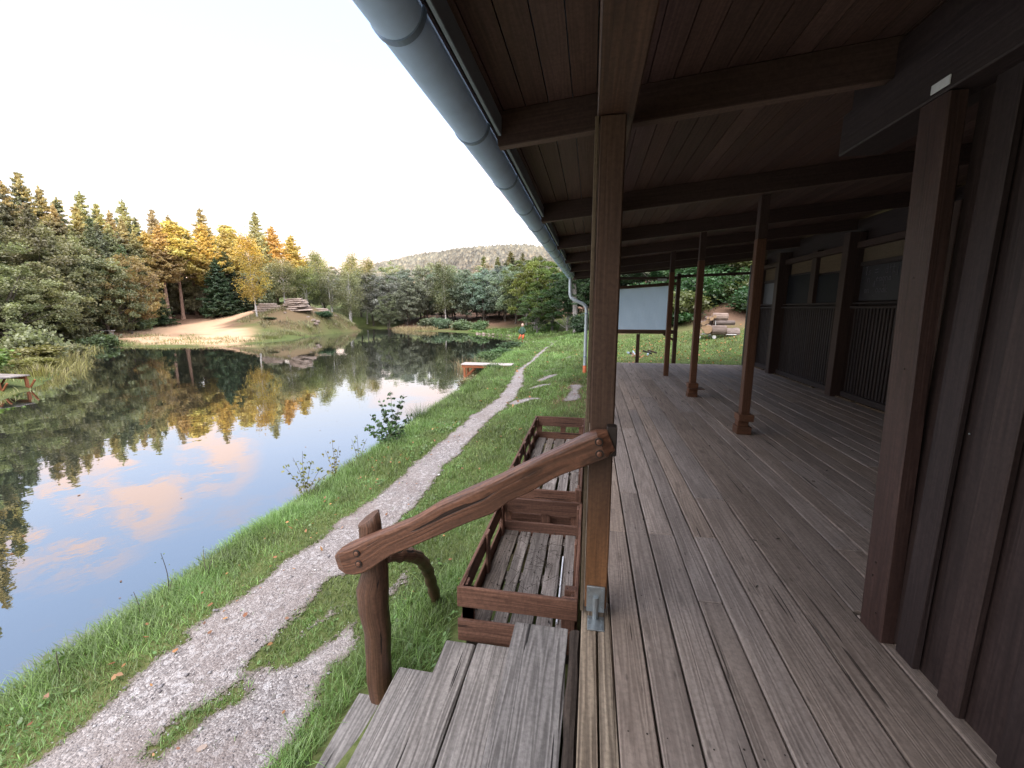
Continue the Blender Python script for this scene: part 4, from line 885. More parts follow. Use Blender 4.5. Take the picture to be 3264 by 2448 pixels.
def reg(kind, builders, mat, thing_name):
    PROT[kind] = []
    for (me, m) in builders:
        tm = m.build('trunk', M[mat]).data; bpy.data.objects.remove(COL.objects[-1]) if False else None
        o = [q for q in COL.objects if q.data == tm][0]; bpy.data.objects.remove(o)
        PROT[kind].append((me, tm, thing_name))
reg('spruce', [proto_spruce(i) for i in (11, 12, 13)], 'bark', 'spruce_tree')
reg('pine', [proto_spruce(24, 4.4, 3.1, .12, .9), proto_pine(21), proto_spruce(25, 3.8, 3.3, -.05, .85), proto_spruce(26, 4.9, 3.0, .2, 1.0)], 'bark_pine', 'pine_tree')
reg('oak', [proto_broad(31, 5.2, 3.9, 4.7, 210, 110, .62, .17, .22, flat=.75), proto_broad(32, 5.0, 3.7, 4.9, 200, 110, .66, .17, .2, flat=.75), proto_broad(33, 5.3, 4.1, 4.7, 220, 105, .6, .17, .24, flat=.75)], 'bark', 'oak_tree')
reg('alder', [proto_broad(41, 5.4, 2.5, 4.7, 150, 110, .5, .15, .12, limbs=7, flat=.8), proto_broad(42, 5.6, 2.8, 4.5, 160, 110, .52, .15, .12, limbs=7, flat=.8), proto_broad(43, 5.0, 2.6, 5.0, 160, 110, .5, .15, .1, limbs=7, flat=.8)], 'bark', 'alder_tree')
reg('beech', [proto_broad(51, 5.4, 4.4, 4.8, 130, 190, .85, .17, .2, flat=.35), proto_broad(52, 5.8, 4.2, 4.4, 120, 190, .8, .17, .2, flat=.35)], 'bark_beech', 'beech_tree')
reg('birch', [proto_birch(61), proto_birch(62, 2), proto_birch(63, 3)], 'bark_birch', 'birch_tree')
reg('bush', [proto_bush(71), proto_bush(72), proto_bush(73, 40, 160, .17)], 'bark', 'shrub')
_cnt = {}
def tree(kind, x, y, top, width, col, label, cat='tree', group=None, v=None, name=None, base=None, jitter=.12, sink=0):
    i = _cnt.get(kind, 0); _cnt[kind] = i + 1; pr = PROT[kind]; me, tm, nm = pr[i % len(pr) if v is None else v]
    zb = h1(x, y) - sink if base is None else base; Ht = max(.2, top - zb); s = Ht / 10.0; nat = {'spruce': 2.15, 'pine': 1.9, 'oak': 4.2, 'alder': 2.9, 'beech': 4.4, 'birch': 1.9, 'bush': 5.2}[kind]
    wx = width / nat if width else s
    r = empty(name or nm, (x, y, zb), random.uniform(0, 6.3)); r.scale = (wx, wx, s)
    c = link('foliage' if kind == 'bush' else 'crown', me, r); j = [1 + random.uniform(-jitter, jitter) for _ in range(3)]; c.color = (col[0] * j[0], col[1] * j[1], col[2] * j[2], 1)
    link('stem' if kind == 'bush' else 'trunk', tm, r); tag(r, label, cat, group); return r

SPR = (.34, .335, .20); PIN = (.50, .40, .15); OAK = (.32, .34, .18); OAKY = (.42, .36, .15); BIR = (.30, .31, .16); BIRY = (.52, .39, .10); HAZE_TINT = (.27, .32, .25)  # distance haze put into alder and spruce colours, sunlit gold into pine
LF = 'trees of the forest on the left shore'
# tall conifers behind the left shore (skyline)
for (x, y, t_) in ((-44.3, 27.2, 11.0), (-46.4, 29.6, 12.4), (-46.6, 31.0, 11.7), (-46.8, 34.2, 12.1), (-47.8, 36.2, 11.5), (-45.7, 35.7, 10.7), (-46.6, 37.8, 12.2), (-46.7, 40.8, 11.9), (-45.8, 41.8, 11.5), (-42.4, 42.5, 12.3), (-37.4, 44.6, 12.1), (-43.1, 47.3, 10.4), (-49.4, 34.1, 11.7), (-49.2, 41.0, 11.2), (-41, 26.2, 9.0), (-52, 30, 11.5), (-51, 37, 11.5), (-53, 26, 11), (-50, 22, 10.5), (-47, 19, 9), (-42.4, 29.0, 9.6), (-43.6, 31.4, 10.2), (-42.0, 32.6, 8.8), (-43.8, 35.2, 9.9), (-41.2, 30.8, 8.0), (-44.2, 25.6, 10.4), (-42.2, 34.8, 8.6)):
    tree('spruce', x, y, t_, None, SPR, 'tall dark spruce in the dense forest behind the left shore', group=LF)
for k, (x, y, t_) in enumerate(((-41.2, 36.4, 9.4), (-41.2, 37.9, 9.9), (-40.3, 40.4, 10.2), (-43.2, 41.4, 9.8), (-44.6, 38.0, 9.2), (-42.0, 45.5, 10.9), (-43.9, 44.8, 10.7), (-37.4, 47.0, 11.0), (-36.4, 49.0, 10.3), (-39.5, 47.5, 10.2), (-40.5, 43.5, 10.2))):
    lab = 'tall pine with bare reddish trunk in the left forest'
    if k == 0: lab = 'leftmost of the tall pines whose bare trunks rise from the sandy slope'
    tree('pine', x, y, t_, 2.3, PIN, lab if k else lab, group=LF)
for (x, y, t_, w_) in ((-41.3, 18.8, 23.5, 3.8), (-40.3, 20.4, 17.5, 2.6), (-42.5, 17, 22, 3.8), (-40.6, 22.0, 14.6, 2.2)):
    tree('spruce', x, y, t_, w_, SPR, 'very tall spruce at the far left, mirrored deep into the pond', group='tallest left spruces')
for (x, y, t_, w_) in ((-39.5, 25.4, 8.8, 1.8), (-39.8, 22.8, 9.0, 1.9), (-38.4, 28.4, 7.9, 1.7), (-38.0, 21.4, 7.4, 1.7), (-39.8, 30.0, 8.4, 1.8), (-38.9, 31.0, 6.8, 1.6), (-36.6, 24.6, 6.4, 1.5)):
    tree('spruce', x, y, t_, w_, (.27, .30, .18), 'grey green spruce standing among the front oaks of the left forest', group=LF)
# front broadleaf rows on the left
for (x, y, t_, w_, c, lab) in ((-34.6, 20.2, 4.2, 2.9, OAK, 'bright green oak overhanging the left shore at the edge of the forest'), (-38.7, 24.9, 7.2, 3.8, OAK, 'large rounded oak behind the pond shore on the far left'), (-37.8, 26.6, 6.3, 3.2, OAK, 'broad green oak with low branches above the brown forest floor'),
                               (-35.9, 22.6, 4.0, 2.4, OAK, 'low spreading oak beside the grey green shrub'), (-36.9, 27.5, 5.2, 2.7, OAK, 'oak with leaning trunk at the start of the sandy slope'), (-37.0, 29.2, 5.9, 2.6, OAKY, 'yellowing oak leaning its crown towards the sandy beach'), (-39.2, 32.2, 4.0, 1.7, OAKY, 'small yellowing oak at the back of the sandy beach'),
                               (-43.0, 24.0, 8.2, 3.0, OAK, 'very tall broad oak at the left edge of the forest'), (-40.8, 28.2, 7.4, 2.6, OAK, 'narrow oak rising in the middle of the left forest'), (-37.0, 19.5, 7.0, 3.6, OAK, 'oak partly cut by the left side of the view')):
    tree('oak', x, y, t_, w_, c, lab, group=LF)
for (x, y, t_, w_, lab) in ((-38.1, 39.3, 6.6, 1.9, 'dense blue green spruce reaching down to the sandy slope'), (-39.2, 41.6, 7.6, 2.2, 'full spruce just left of the densest spruce by the beach'), (-36.7, 41.2, 4.8, 1.4, 'small spruce between the big spruce and the yellow birch'), (-39.6, 33.6, 3.4, 1.5, 'small young spruce under the yellowing oak')):
    tree('spruce', x, y, t_, w_, (.07, .115, .06), lab)
tree('birch', -32.6, 37.9, 8.4, 1.7, BIRY, 'golden yellow birch with white trunk standing alone by the rocks', v=0)
for (x, y, t_, v) in ((-33.3, 42.9, 6.9, 0), (-32.5, 45.6, 6.2, 2), (-32.2, 48.3, 8.2, 0), (-30.4, 47.1, 5.6, 1), (-30.6, 51.6, 8.3, 0), (-30.8, 56.1, 8.3, 0), (-29.4, 49.5, 6.0, 1), (-34.8, 45.5, 6.3, 0), (-35.0, 48.5, 6.5, 2)):
    tree('birch', x, y, t_, 1.7, BIR, 'slender birch with pale trunk behind the rocky mound', group='birches behind the mound', v=v)
FR = 'hazy trees on the far shore'
for (x, y, t_, w_) in ((-29.1, 54.7, 6.6, 2.6), (-26.4, 53.9, 6.2, 2.5), (-25.4, 56.6, 6.9, 2.8), (-21.8, 55.9, 7.3, 3.0), (-18.9, 57.4, 6.8, 2.8), (-16.3, 55.7, 6.6, 3.0), (-13.5, 54.3, 6.2, 2.8), (-10.5, 53.0, 6.6, 3.0), (-23.7, 53.4, 5.4, 2.2), (-14.8, 58.6, 7.0, 3.0), (-8.8, 50.6, 6.2, 2.8), (-12.2, 57.5, 7.2, 3.0), (-27.6, 60, 7.4, 3), (-21, 62, 8, 3.2), (-33.0, 58.5, 7.2, 2.8), (-24, 59, 4.5, 2.6), (-19, 59.5, 4.2, 2.6), (-16, 60, 4.6, 2.6), (-12, 60, 4.2, 2.8), (-8, 58, 4.2, 2.8), (-28, 58.5, 4.4, 2.6), (-20.5, 58, 4.0, 2.2), (-14, 57.2, 3.6, 2.4), (-10, 56, 3.8, 2.4), (-23, 58.0, 3.8, 2.4), (-5, 52, 3.6, 2.6), (-7, 63, 8, 3.4), (-3, 60, 8.2, 3.6), (-16, 66, 8.5, 3.4), (-25, 66, 8.6, 3.4), (-31, 64, 8.4, 3.2), (-37, 62, 8.2, 3.2), (-40, 57, 8.4, 3.2), (-12, 66, 8, 3.4), (-36, 54, 7.4, 3.0), (-6.3, 54, 7.6, 3.2)):
    tree('alder', x, y, t_, w_, HAZE_TINT, 'hazy grey green alder in the tree line beyond the pond', group=FR)
tree('birch', -18.4, 53.6, 7.3, 1.9, (.19, .22, .12), 'far shore birch with straight white trunk among the alders', v=0)
tree('alder', -24.6, 46.6 + 3.2, 3.3, 1.7, (.16, .20, .10), 'short bushy young tree at the tip of the far channel')
for (x, y, t_) in ((-18.1, 72.8, 10.2), (-15.8, 73.3, 10.0), (-11, 70, 10.2), (-8, 68, 9.6)): tree('spruce', x, y, t_, 2.2, (.13, .16, .075), 'distant spruce top rising above the far shore alders', group='distant spruces')
tree('pine', -13.4, 72.5, 10.8, 2.4, (.17, .18, .08), 'distant pine with sunlit top above the far shore alders')
for (x, y, t_, w_, c, lab) in ((-7.0, 47.4, 6.9, 2.8, (.15, .18, .065), 'olive green tree left of the yellowish beech by the far meadow'), (-5.6, 43.6, 6.3, 3.0, (.24, .24, .055), 'yellowish green beech rising over the end of the path'), (-3.6, 41.0, 5.6, 2.6, (.14, .19, .05), 'green beech directly behind the end of the path'), (-2.0, 37.6, 4.6, 2.5, (.06, .12, .045), 'dark green beech with dense low branches near the path end'), (.2, 36.6, 5.6, 3.2, (.055, .105, .045), 'dark beech with pale trunk seen beside the downpipe'),
                               (1.2, 34.0, 4.8, 3.0, (.05, .10, .04), 'dark green beech behind the film screen'), (-4.9, 40.0, 3.2, 1.9, (.10, .15, .05), 'low green tree at the corner of the far meadow')):
    tree('beech', x, y, t_, w_, c, lab)
for (x, y, t_, w_) in ((4.6, 31.5, 7.0, 3.4), (8.4, 29.0, 7.6, 3.4), (3.0, 38, 8, 4), (12, 30, 9, 4), (7.6, 35, 9, 4), (16, 26, 9.5, 4)):
    tree('beech', x, y, t_, w_, (.045, .10, .04), 'dark leafy tree on the slope behind the pavilion lawn', group='trees on the slope')
# pale trunk near the downpipe
m = MB(); trunk_mesh(m, (-1.05, 33.0, -.6), (-1.35, 33.1, 4.2), .22, .12, 10, .1); r = empty('beech_tree', (0, 0, 0)); m.build('trunk', M['bark_beech'], r); c = link('crown', PROT['beech'][0][0], r); c.location = (-1.2, 33.3, 1.1); c.scale = (.32, .32, .36); c.color = (.06, .12, .045, 1)
tag(r, 'nearest beech with tall bare pale trunk at the top of the meadow', 'tree')
# shrubs
SG = (.17, .21, .12)
for (x, y, t_, w_, c, lab) in ((-26.3, 16.2, 1.05, 1.0, (.24, .28, .15), 'large grey green willow shrub hanging over the left bank'), (-24.6, 15.1, -.1, .9, (.24, .23, .08), 'low yellowish shrub in front of the willow shrub'), (-22.6, 13.7, -.45, .7, (.22, .24, .09), 'pale grassy shrub beside the left jetty'),
                               (-29.2, 19.4, -.25, .8, (.20, .20, .09), 'olive shrub at the left water edge'), (-33.5, 24.2, -.2, 1.0, (.16, .20, .09), 'small green shrub by the bench on the left shore'), (-36, 25.6, -.3, 1.0, (.24, .20, .08), 'brownish shrub on the shore before the forest'), (-21.8, 11.6, .35, .9, (.16, .27, .06), 'bright green shrub at the left edge behind the jetty'),
                               (-19.3, 50.0, .5, 1.2, (.17, .22, .14), 'leftmost round willow shrub on the far shore'), (-17.6, 49.6, .45, 1.1, (.18, .23, .14), 'second round willow shrub on the far shore'), (-14.8, 48.8, .45, 1.1, (.17, .22, .13), 'third willow shrub below the white birch trunk'), (-12.0, 46.4, .25, .9, (.18, .24, .12), 'small willow shrub where the far grassy bank begins'),
                               (-28.0, 42.0, 1.3, .8, (.06, .12, .05), 'dark juniper bush on the side of the rocky mound'), (-30.6, 37.3, .7, .6, (.07, .12, .055), 'small dark bush below the layered rock'),
                               (-3.75, 15.9, -.55, .55, (.055, .13, .07), 'dark green bramble under the near jetty'), (-4.15, 16.6, -.45, .5, (.17, .20, .08), 'light leafy bramble behind the near jetty'), (-3.95, 14.3, -.75, .45, (.20, .17, .08), 'brownish dry shrub at the jetty post'), (-3.35, 15.2, -.52, .4, (.08, .15, .07), 'low bramble on the bank beside the jetty boards'),
                               (-4.9, 20.5, -.5, .6, (.12, .16, .07), 'fern clump on the bank beyond the near jetty'), (-4.7, 22.6, -.5, .6, (.10, .15, .07), 'second fern clump farther along the bank'), (-4.6, 25.4, -.45, .7, (.09, .14, .07), 'bramble beside the stone landing')):
    tree('bush', x, y, t_, w_, c, lab, cat='shrub', sink=.05)
gsl = 'undergrowth shrubs on the slope'
for k in range(34):
    x = random.uniform(2.6, 13); y = 23.2 - (x - 2) * .33 + random.uniform(.4, 9.5); g_ = random.random()
    tree('bush', x, y, h1(x, y) + random.uniform(.7, 2.0), random.uniform(.9, 1.5), (.06, .13, .05) if g_ < .7 else (.13, .15, .06), 'leafy undergrowth shrub on the slope above the log trolley', cat='shrub', group=gsl)
for k in range(7):
    x = random.uniform(-1.6, 3.2); y = random.uniform(29, 34); tree('bush', x, y, h1(x, y) + random.uniform(.6, 1.3), random.uniform(.8, 1.3), (.045, .085, .04), 'dark low shrub under the trees at the top of the meadow', cat='shrub', group='dark shrubs under the trees')

# far wooded hill
def hillz(x, y):
    a = np.degrees(np.arctan2(x, y)); r = np.hypot(x, y)
    prof = np.interp(a, [-70, -45, -34, -27.5, -22, -17, -12, -9, -4, 5, 20, 40], [6, 14, 30, 48, 60, 67, 71, 72, 66, 58, 40, 25])
    return prof * .91 * np.clip(1 - ((r - 500) / 260) ** 2, 0, 1) ** 1.0 - 4
ha = np.radians(np.linspace(-70, 40, 120)); hr_ = np.linspace(245, 760, 60); A, RR_ = np.meshgrid(ha, hr_, indexing='ij'); hx = np.sin(A) * RR_; hy = np.cos(A) * RR_; hz = hillz(hx, hy) - 3
t = NT('hill_ground'); t.bsdf((.06, .07, .05, 1), 1.0, spec=0); M['hillg'] = t.m
tag(link('hill', npmesh('hill', np.stack([hx, hy, hz], -1).reshape(-1, 3), gridfaces(120, 60)[:, ::-1], M['hillg'], smooth=True)), kind='structure')
n = 24000; a = np.radians(rng.uniform(-36, 4, n)); r = rng.uniform(300, 520, n); x = np.sin(a) * r; y = np.cos(a) * r; z = hillz(x, y); s = rng.uniform(1.7, 3.1, n)
ico = np.array([(0, 0, 1), (.9, 0, .35), (.28, .85, .35), (-.72, .53, .35), (-.72, -.53, .35), (.28, -.85, .35), (.7, .5, -.4), (-.3, .8, -.4), (-.85, 0, -.4), (-.3, -.8, -.4), (.7, -.5, -.4)])
fi = [(0, 1, 2), (0, 2, 3), (0, 3, 4), (0, 4, 5), (0, 5, 1), (1, 6, 2), (2, 7, 3), (3, 8, 4), (4, 9, 5), (5, 10, 1), (2, 6, 7), (3, 7, 8), (4, 8, 9), (5, 9, 10), (1, 10, 6)]
vv = ico[None] * rng.uniform(.7, 1.25, (n, 11, 1)) * s[:, None, None]; vv[..., 2] *= rng.uniform(.9, 1.7, (n, 1)); vv += np.stack([x, y, z + s * .4], -1)[:, None]
fa = (np.array(fi)[None] + (np.arange(n) * 11)[:, None, None]).reshape(-1, 3); v_ = np.repeat(rng.random(n), 15); c_ = np.repeat(np.clip(fbm(x * .02, y * .02, 3) * 1.5 - .2, 0, 1), 15)
o = link('forest', npmesh('forest', vv.reshape(-1, 3), fa, M['leaf'], {'lv': ('FACE', v_), 'cl': ('FACE', c_)})); o.color = (.25, .245, .20, 1); tag(o, kind='stuff')
# unseen ridge added behind the camera, crest shaped to shade all but the treetops
a = np.radians(np.linspace(62, 215, 90)); r = np.array([70, 95, 110, 122, 135, 160, 220.0]); hh = np.array([0, 7, 12.5, 15.2, 14, 8, 0]); A, RR_ = np.meshgrid(a, r, indexing='ij')
bump = .82 + .3 * fbm(np.degrees(A) * .12, RR_ * .02, 3) + (rng.random(A.shape) - .5) * .09 * (RR_ > 115) * (RR_ < 140); crest = np.interp(np.degrees(A), [62, 110, 125, 129, 134, 138, 143, 150, 215], [14, 17, 19.0, 19.4, 18.3, 18.6, 20.6, 21.6, 19]); Z = np.interp(RR_, r, hh / 15.2) * crest * (.97 + .06 * bump)
tag(link('shade_ridge', npmesh('shade_ridge', np.stack([np.sin(A) * RR_, np.cos(A) * RR_, Z], -1).reshape(-1, 3), gridfaces(90, 7)[:, ::-1], M['hillg'])), kind='structure')

# ================================================================== ROCKS, LOGS, JETTIES, SMALL THINGS
t = NT('layered_sandstone'); tc = t.n('ShaderNodeTexCoord'); P = tc.outputs['Object']; n = t.noise(t.mapping(P, (1, 1, 6)), 1.2, 5, .65); n2 = t.noise(P, 4, 4, .6)
c = t.mix(t.ramp(n, [(.35, (0, 0, 0)), (.62, (1, 1, 1))]), (.13, .095, .075), (.42, .34, .29)); c = t.mix(n2, c, (.33, .27, .23)); t.bsdf(c, .95, n, .9, .15); M['rock'] = t.m
def rock(name, x, y, sx, sy, sz, layers, label, rz=0.0, sink=.3, n=16):
    zb = h1(x, y) - sink; r = []; m = MB()
    for L in range(layers):
        z0 = sz * L / layers; z1 = sz * (L + .92) / layers; k = 1 - .55 * (L / layers) ** 1.3; ox = random.uniform(-.12, .12) * sx; ph = random.uniform(0, 6)
        ring = lambda f: [(ox + math.cos(2 * math.pi * i / n) * sx * k * f * (1 + .16 * math.sin(i * 2.1 + ph) + random.uniform(-.07, .07)), math.sin(2 * math.pi * i / n) * sy * k * f * (1 + .14 * math.cos(i * 1.7 + ph))) for i in range(n)]
        m.sweep([(0, 0, z0), (0, 0, z0 + (z1 - z0) * .25), (0, 0, z0 + (z1 - z0) * .8), (0, 0, z1)], [ring(.93), ring(1.02), ring(1.0), ring(.9)], (1, 0, 0))
    o = m.build(name, M['rock']); o.location = (x, y, zb); o.rotation_euler = (R(random.uniform(-4, 4)), R(random.uniform(-4, 4)), rz); return tag(o, label, 'rock')
rock('rock_outcrop', -31.0, 41.6, 3.0, 1.3, 1.35, 7, 'largest layered sandstone outcrop on top of the mound right of the yellow birch', -.6, .5)
rock('rock_outcrop', -33.0, 39.9, 1.3, .8, .9, 4, 'smaller pale layered rock behind the yellow birch trunk', .4)
rock('rock_outcrop', -29.6, 43.8, 1.0, .7, .5, 3, 'low flat rock at the right end of the mound top', .2)
for k in range(14):
    x = -30.5 + random.uniform(-3, 3.6); y = 41 + random.uniform(-2.5, 3.5); s = random.uniform(.12, .32); rock('stone', x, y, s, s * .8, s * .7, 2, 'small pale stone scattered on the slope of the mound', random.uniform(0, 3), .06, 8)['group'] = 'stones on the mound'
for k in range(22):
    f = k / 22; x = -11.6 + 6.2 * f + random.uniform(-.15, .15); y = 43.4 - 6.2 * f; s = random.uniform(.10, .22); rock('stone', x, y, s, s * .8, s * .7, 1, 'pale stone lining the water edge below the far meadow', random.uniform(0, 3), .04, 7)['group'] = 'stones along the far bank'

def jetty(name, x0, x1, y, w, ztop, legs, label, rz=0.0, top='jetty_top'):
    r = tag(empty(name, ((x0 + x1) / 2, y, -1.1)), label, 'jetty'); cx = (x0 + x1) / 2
    def P_(fn, nm, mat): m = MB(); fn(m); o = part_local(m, nm, mat, r); return o
    for k in range(3): 
        yy = y - w / 2 + k * w / 3; P_(lambda m: m.box(x0, x1, yy + .005, yy + w / 3 - .005, ztop - .035, ztop + random.uniform(-.004, .004), .004, n=4, jit=.004), 'deck_board', M[top])
    for yy in (y - w / 2 + .03, y + w / 2 - .08): P_(lambda m: m.box(x0 + .02, x1 - .1, yy, yy + .05, ztop - .14, ztop - .037, .004), 'beam', M['jetty_leg'])
    for xx in legs:
        for yy in (y - w / 2 + .06, y + w / 2 - .06):
            P_(lambda m: m.bar((xx, yy, -1.9), (xx, yy, ztop - .14), .075, .075, (1, 0, 0), .006), 'leg', M['jetty_leg'])
            P_(lambda m: m.bar((xx + .02, yy, ztop - .5), (xx + .36, yy, ztop - .15), .04, .05, (0, 1, 0), .004), 'brace', M['jetty_leg'])
    r.rotation_euler[2] = rz; return r
jetty('fishing_jetty', -4.62, -2.75, 15.25, .55, -.50, (-4.5,), 'small fishing jetty with bleached boards on the near bank past the crates')
jetty('fishing_jetty', -20.4, -17.85, 10.35, .8, -.62, (-17.95, -19.2), 'small jetty with orange brown legs at the left edge of the pond', 0.0, 'slat')
# stone landing with carved figure
r = tag(empty('stone_landing', (-3.4, 26.6, -1.0)), 'flat plank landing on rough stones at the far end of the near bank', 'landing')
m = MB(); m.box(-4.3, -2.3, 26.2, 26.9, -.62, -.56, .006, n=4, jit=.004); part_local(m, 'platform', M['jetty_top'], r)
m = MB()
for k in range(10): 
    x = -4.3 + .2 * k; m.tube([(x, 26.25, -1.2), (x, 26.25, -.9), (x + .02, 26.25, -.64)], [.12, .14, .09], 7, jit=.2)
part_local(m, 'stone_base', M['rock'], r)
fg = tag(empty('carved_figure', (-4.1, 26.2, -1.0)), 'small carved wooden figure in green coat and orange trousers on a post beside the landing', 'sculpture')
m = MB(); m.tube([(-4.1, 26.1, -1.5), (-4.1, 26.1, -.45)], .045, 8); part_local(m, 'post', M['jetty_leg'], fg)
mt = {k: simple('figure_' + k, c_, .7) for k, c_ in (('green', (.03, .07, .05)), ('orange', (.45, .10, .04)), ('skin', (.5, .33, .26)))}
m = MB(); m.tube([(-4.1, 26.1, -.12), (-4.1, 26.1, .02), (-4.09, 26.1, .28), (-4.09, 26.1, .36), (-4.09, 26.1, .40)], [.13, .14, .12, .09, .04], 10); m.tube([(-4.2, 26.08, .28), (-4.30, 26.0, .12), (-4.22, 25.92, .02)], [.045, .04, .035], 7); m.tube([(-3.98, 26.08, .28), (-3.90, 26.0, .12), (-4.0, 25.92, .02)], [.045, .04, .035], 7); part_local(m, 'coat', mt['green'], fg, True)
m = MB(); m.tube([(-4.16, 26.1, -.08), (-4.2, 25.95, -.16), (-4.3, 25.9, -.36)], [.075, .07, .045], 8); m.tube([(-4.04, 26.1, -.08), (-4.02, 25.95, -.16), (-4.06, 25.9, -.36)], [.075, .07, .045], 8); part_local(m, 'trousers', mt['orange'], fg, True)
m = MB(); m.tube([(-4.09, 26.1, .39), (-4.09, 26.09, .45), (-4.09, 26.09, .52), (-4.09, 26.1, .58)], [.04, .075, .08, .04], 10); m.tube([(-4.09, 26.02, .49), (-4.09, 25.98, .48)], [.015, .012], 6); part_local(m, 'head', mt['skin'], fg, True)
# left shore bits
b_ = tag(empty('log_bench', (-36.6, 27.0, h1(-36.6, 27.0))), 'pale log bench standing under the leaning oak on the left shore', 'bench')
for (nm, fn) in (('seat', lambda m: m.box(-.75, .75, -.15, .15, .42, .49, .01)), ('leg', lambda m: m.box(-.6, -.48, -.12, .12, -.1, .42, .01)), ('leg', lambda m: m.box(.48, .6, -.12, .12, -.1, .42, .01))):
    m = MB(); fn(m); o = m.build(nm, M['jetty_top'], b_)
# reeds and rushes as individual tufts
def tuft(name, x, y, n, h, spread, col, label, lean=.5, w=.008, cat='rushes'):
    a = rng.uniform(0, 2 * np.pi, n); r = rng.random(n) * spread; px_ = x + np.cos(a) * r; py_ = y + np.sin(a) * r
    o = blades(name, np.stack([px_, py_, np.maximum(H(px_, py_), -1.15) - .01], 1), h * rng.uniform(.5, 1.15, n), np.full(n, w), rng.uniform(.05, lean * 2, n), a + rng.normal(0, .6, n), rng.random(n), rng.random(n), col, M['blade']); return tag(o, label, cat)
tuft('rush_tuft', -3.66, 8.6, 260, .42, .22, (.10, .15, .055), 'tuft of dark rushes at the water edge past the sapling', .45, .006)
tuft('reed_tuft', -4.5, 16.6, 200, .85, .45, (.34, .25, .13), 'brown dry reeds leaning over the water behind the near jetty', .6, .010, 'reeds')
tuft('reed_tuft', -5.3, 17.4, 120, .75, .4, (.30, .22, .12), 'thin brown reeds standing in the water beyond the near jetty', .7, .010, 'reeds')
for k, (x, y) in enumerate(((-21.3, 48.3), (-19.9, 48.0), (-22.8, 49.0), (-18.4, 47.8))):
    tuft('reed_tuft', x, y, 260, .55, 1.0, (.42, .34, .19), 'straw coloured reed bed on the far shore', .3, .03, 'reeds')['group'] = 'far shore reed beds'
for k, (x, y) in enumerate(((-26.6, 32, ), (-26.9, 35), (-27.2, 38.3), (-27.3, 42), (-27.2, 45.5))):
    tuft('reed_tuft', x, y, 420, .38, 1.3, (.26, .27, .12), 'dry grass fringe along the foot of the rocky mound', .4, .03, 'grass')['group'] = 'grass fringe of the mound'
for k, (x, y) in enumerate(((-22.3, 14.0), (-24, 15.4), (-27.5, 18.0), (-31, 21.2), (-20.4, 12.6), (-34.4, 24.7))):
    tuft('reed_tuft', x, y, 420, .5, 1.3, (.30, .27, .10), 'yellowish tall grass on the left bank', .5, .02, 'grass')['group'] = 'tall grass on the left bank'
# saplings and weeds on the near bank
def sapling(name, x, y, stems, leaf, col, label, spread=.25, dens=26, cat='sapling', yellow=0):
    zb = h1(x, y); r = tag(empty(name, (x, y, zb)), label, cat); m = MB(); cs = []; 
    for (dx, dy, hgt) in stems:
        pts = smooth_path([(random.uniform(-.03, .03), 0, -.05), (dx * .4 + random.uniform(-.02, .02), dy * .4, hgt * .5), (dx, dy, hgt)], 5); m.tube(pts, [.0045 * (1 - .6 * i / (len(pts) - 1)) for i in range(len(pts))], 5)
        for i in range(int(dens * hgt)):
            s = .25 + .75 * random.random(); p = pts[int(s * (len(pts) - 1))]; a = random.uniform(0, 6.3); d = random.uniform(.015, .06); cs.append((p.x + math.cos(a) * d, p.y + math.sin(a) * d, p.z + random.uniform(-.01, .02)))
    cs = np.array(cs); me = leafcloud('leaves', cs, leaf, rng.random(len(cs)), up=.6, elong=1.4, sides=6); o = link('leaves', me, r); o.color = col + (1,); m.build('stem', M['bark'], r); return r
sapling('sapling', -3.45, 6.95, [(.0, 0, .95), (.22, .05, .88), (-.22, 0, .8), (.38, 0, .55), (-.42, 0, .5), (.1, .1, .7), (-.1, -.1, .62), (.3, .1, .4)], .052, (.055, .10, .04), 'tallest dark leafy alder sapling on the near bank against the water', dens=62)
sapling('fern', -3.40, 6.55, [(.25, 0, .38), (-.3, 0, .36), (.1, .1, .42), (-.12, 0, .45), (.4, 0, .25), (-.45, .1, .28)], .045, (.09, .17, .06), 'green fern at the foot of the tallest sapling', dens=110, cat='fern')
sapling('sapling', -3.62, 4.75, [(0, 0, .62), (.12, 0, .5), (-.15, 0, .52), (.25, 0, .42), (-.3, 0, .4), (.34, .3, .36)], .034, (.20, .21, .06), 'sparse sapling with yellowing leaves nearest to the pond corner', dens=42)
sapling('sapling', -3.62, 5.4, [(0, 0, .6), (.1, 0, .5), (-.12, 0, .42)], .032, (.24, .21, .07), 'thin sapling with few yellow leaves in the middle of the bank', dens=40)
sapling('sapling', -3.55, 5.95, [(0, 0, .48), (.16, 0, .42), (-.1, 0, .4)], .03, (.16, .19, .06), 'thin green sapling just left of the tallest sapling', dens=40)
sapling('weed_stalk', -3.46, 2.72, [(-.03, 0, .42), (.05, 0, .2)], .012, (.14, .2, .07), 'single tall grass stalk with seed head on the near bank', dens=22, cat='weed')
sapling('weed_stalk', -3.44, 2.45, [(-.02, 0, .25)], .012, (.10, .12, .05), 'short dark seed stalk beside the tall grass stalk', dens=30, cat='weed')
sapling('weed_stalk', -3.40, 3.02, [(.0, 0, .28), (.1, 0, .22)], .012, (.12, .14, .06), 'bent thin weed stalk right of the seed head', dens=20, cat='weed')
sapling('weed_stalk', -3.36, 1.88, [(0, 0, .2)], .035, (.12, .2, .06), 'little leafy weed at the lower left bank', dens=60, cat='weed')
# slate stone on the path
rock('stone', -1.98, 1.60, .03, .02, .018, 1, 'flat blue grey stone lying at the bottom of the grass patch on the path', .5, .003, 7)
rock('stone', -1.80, 1.72, .022, .014, .012, 1, 'small grey slate chip in the gravel near the steps', .9, .002, 7)
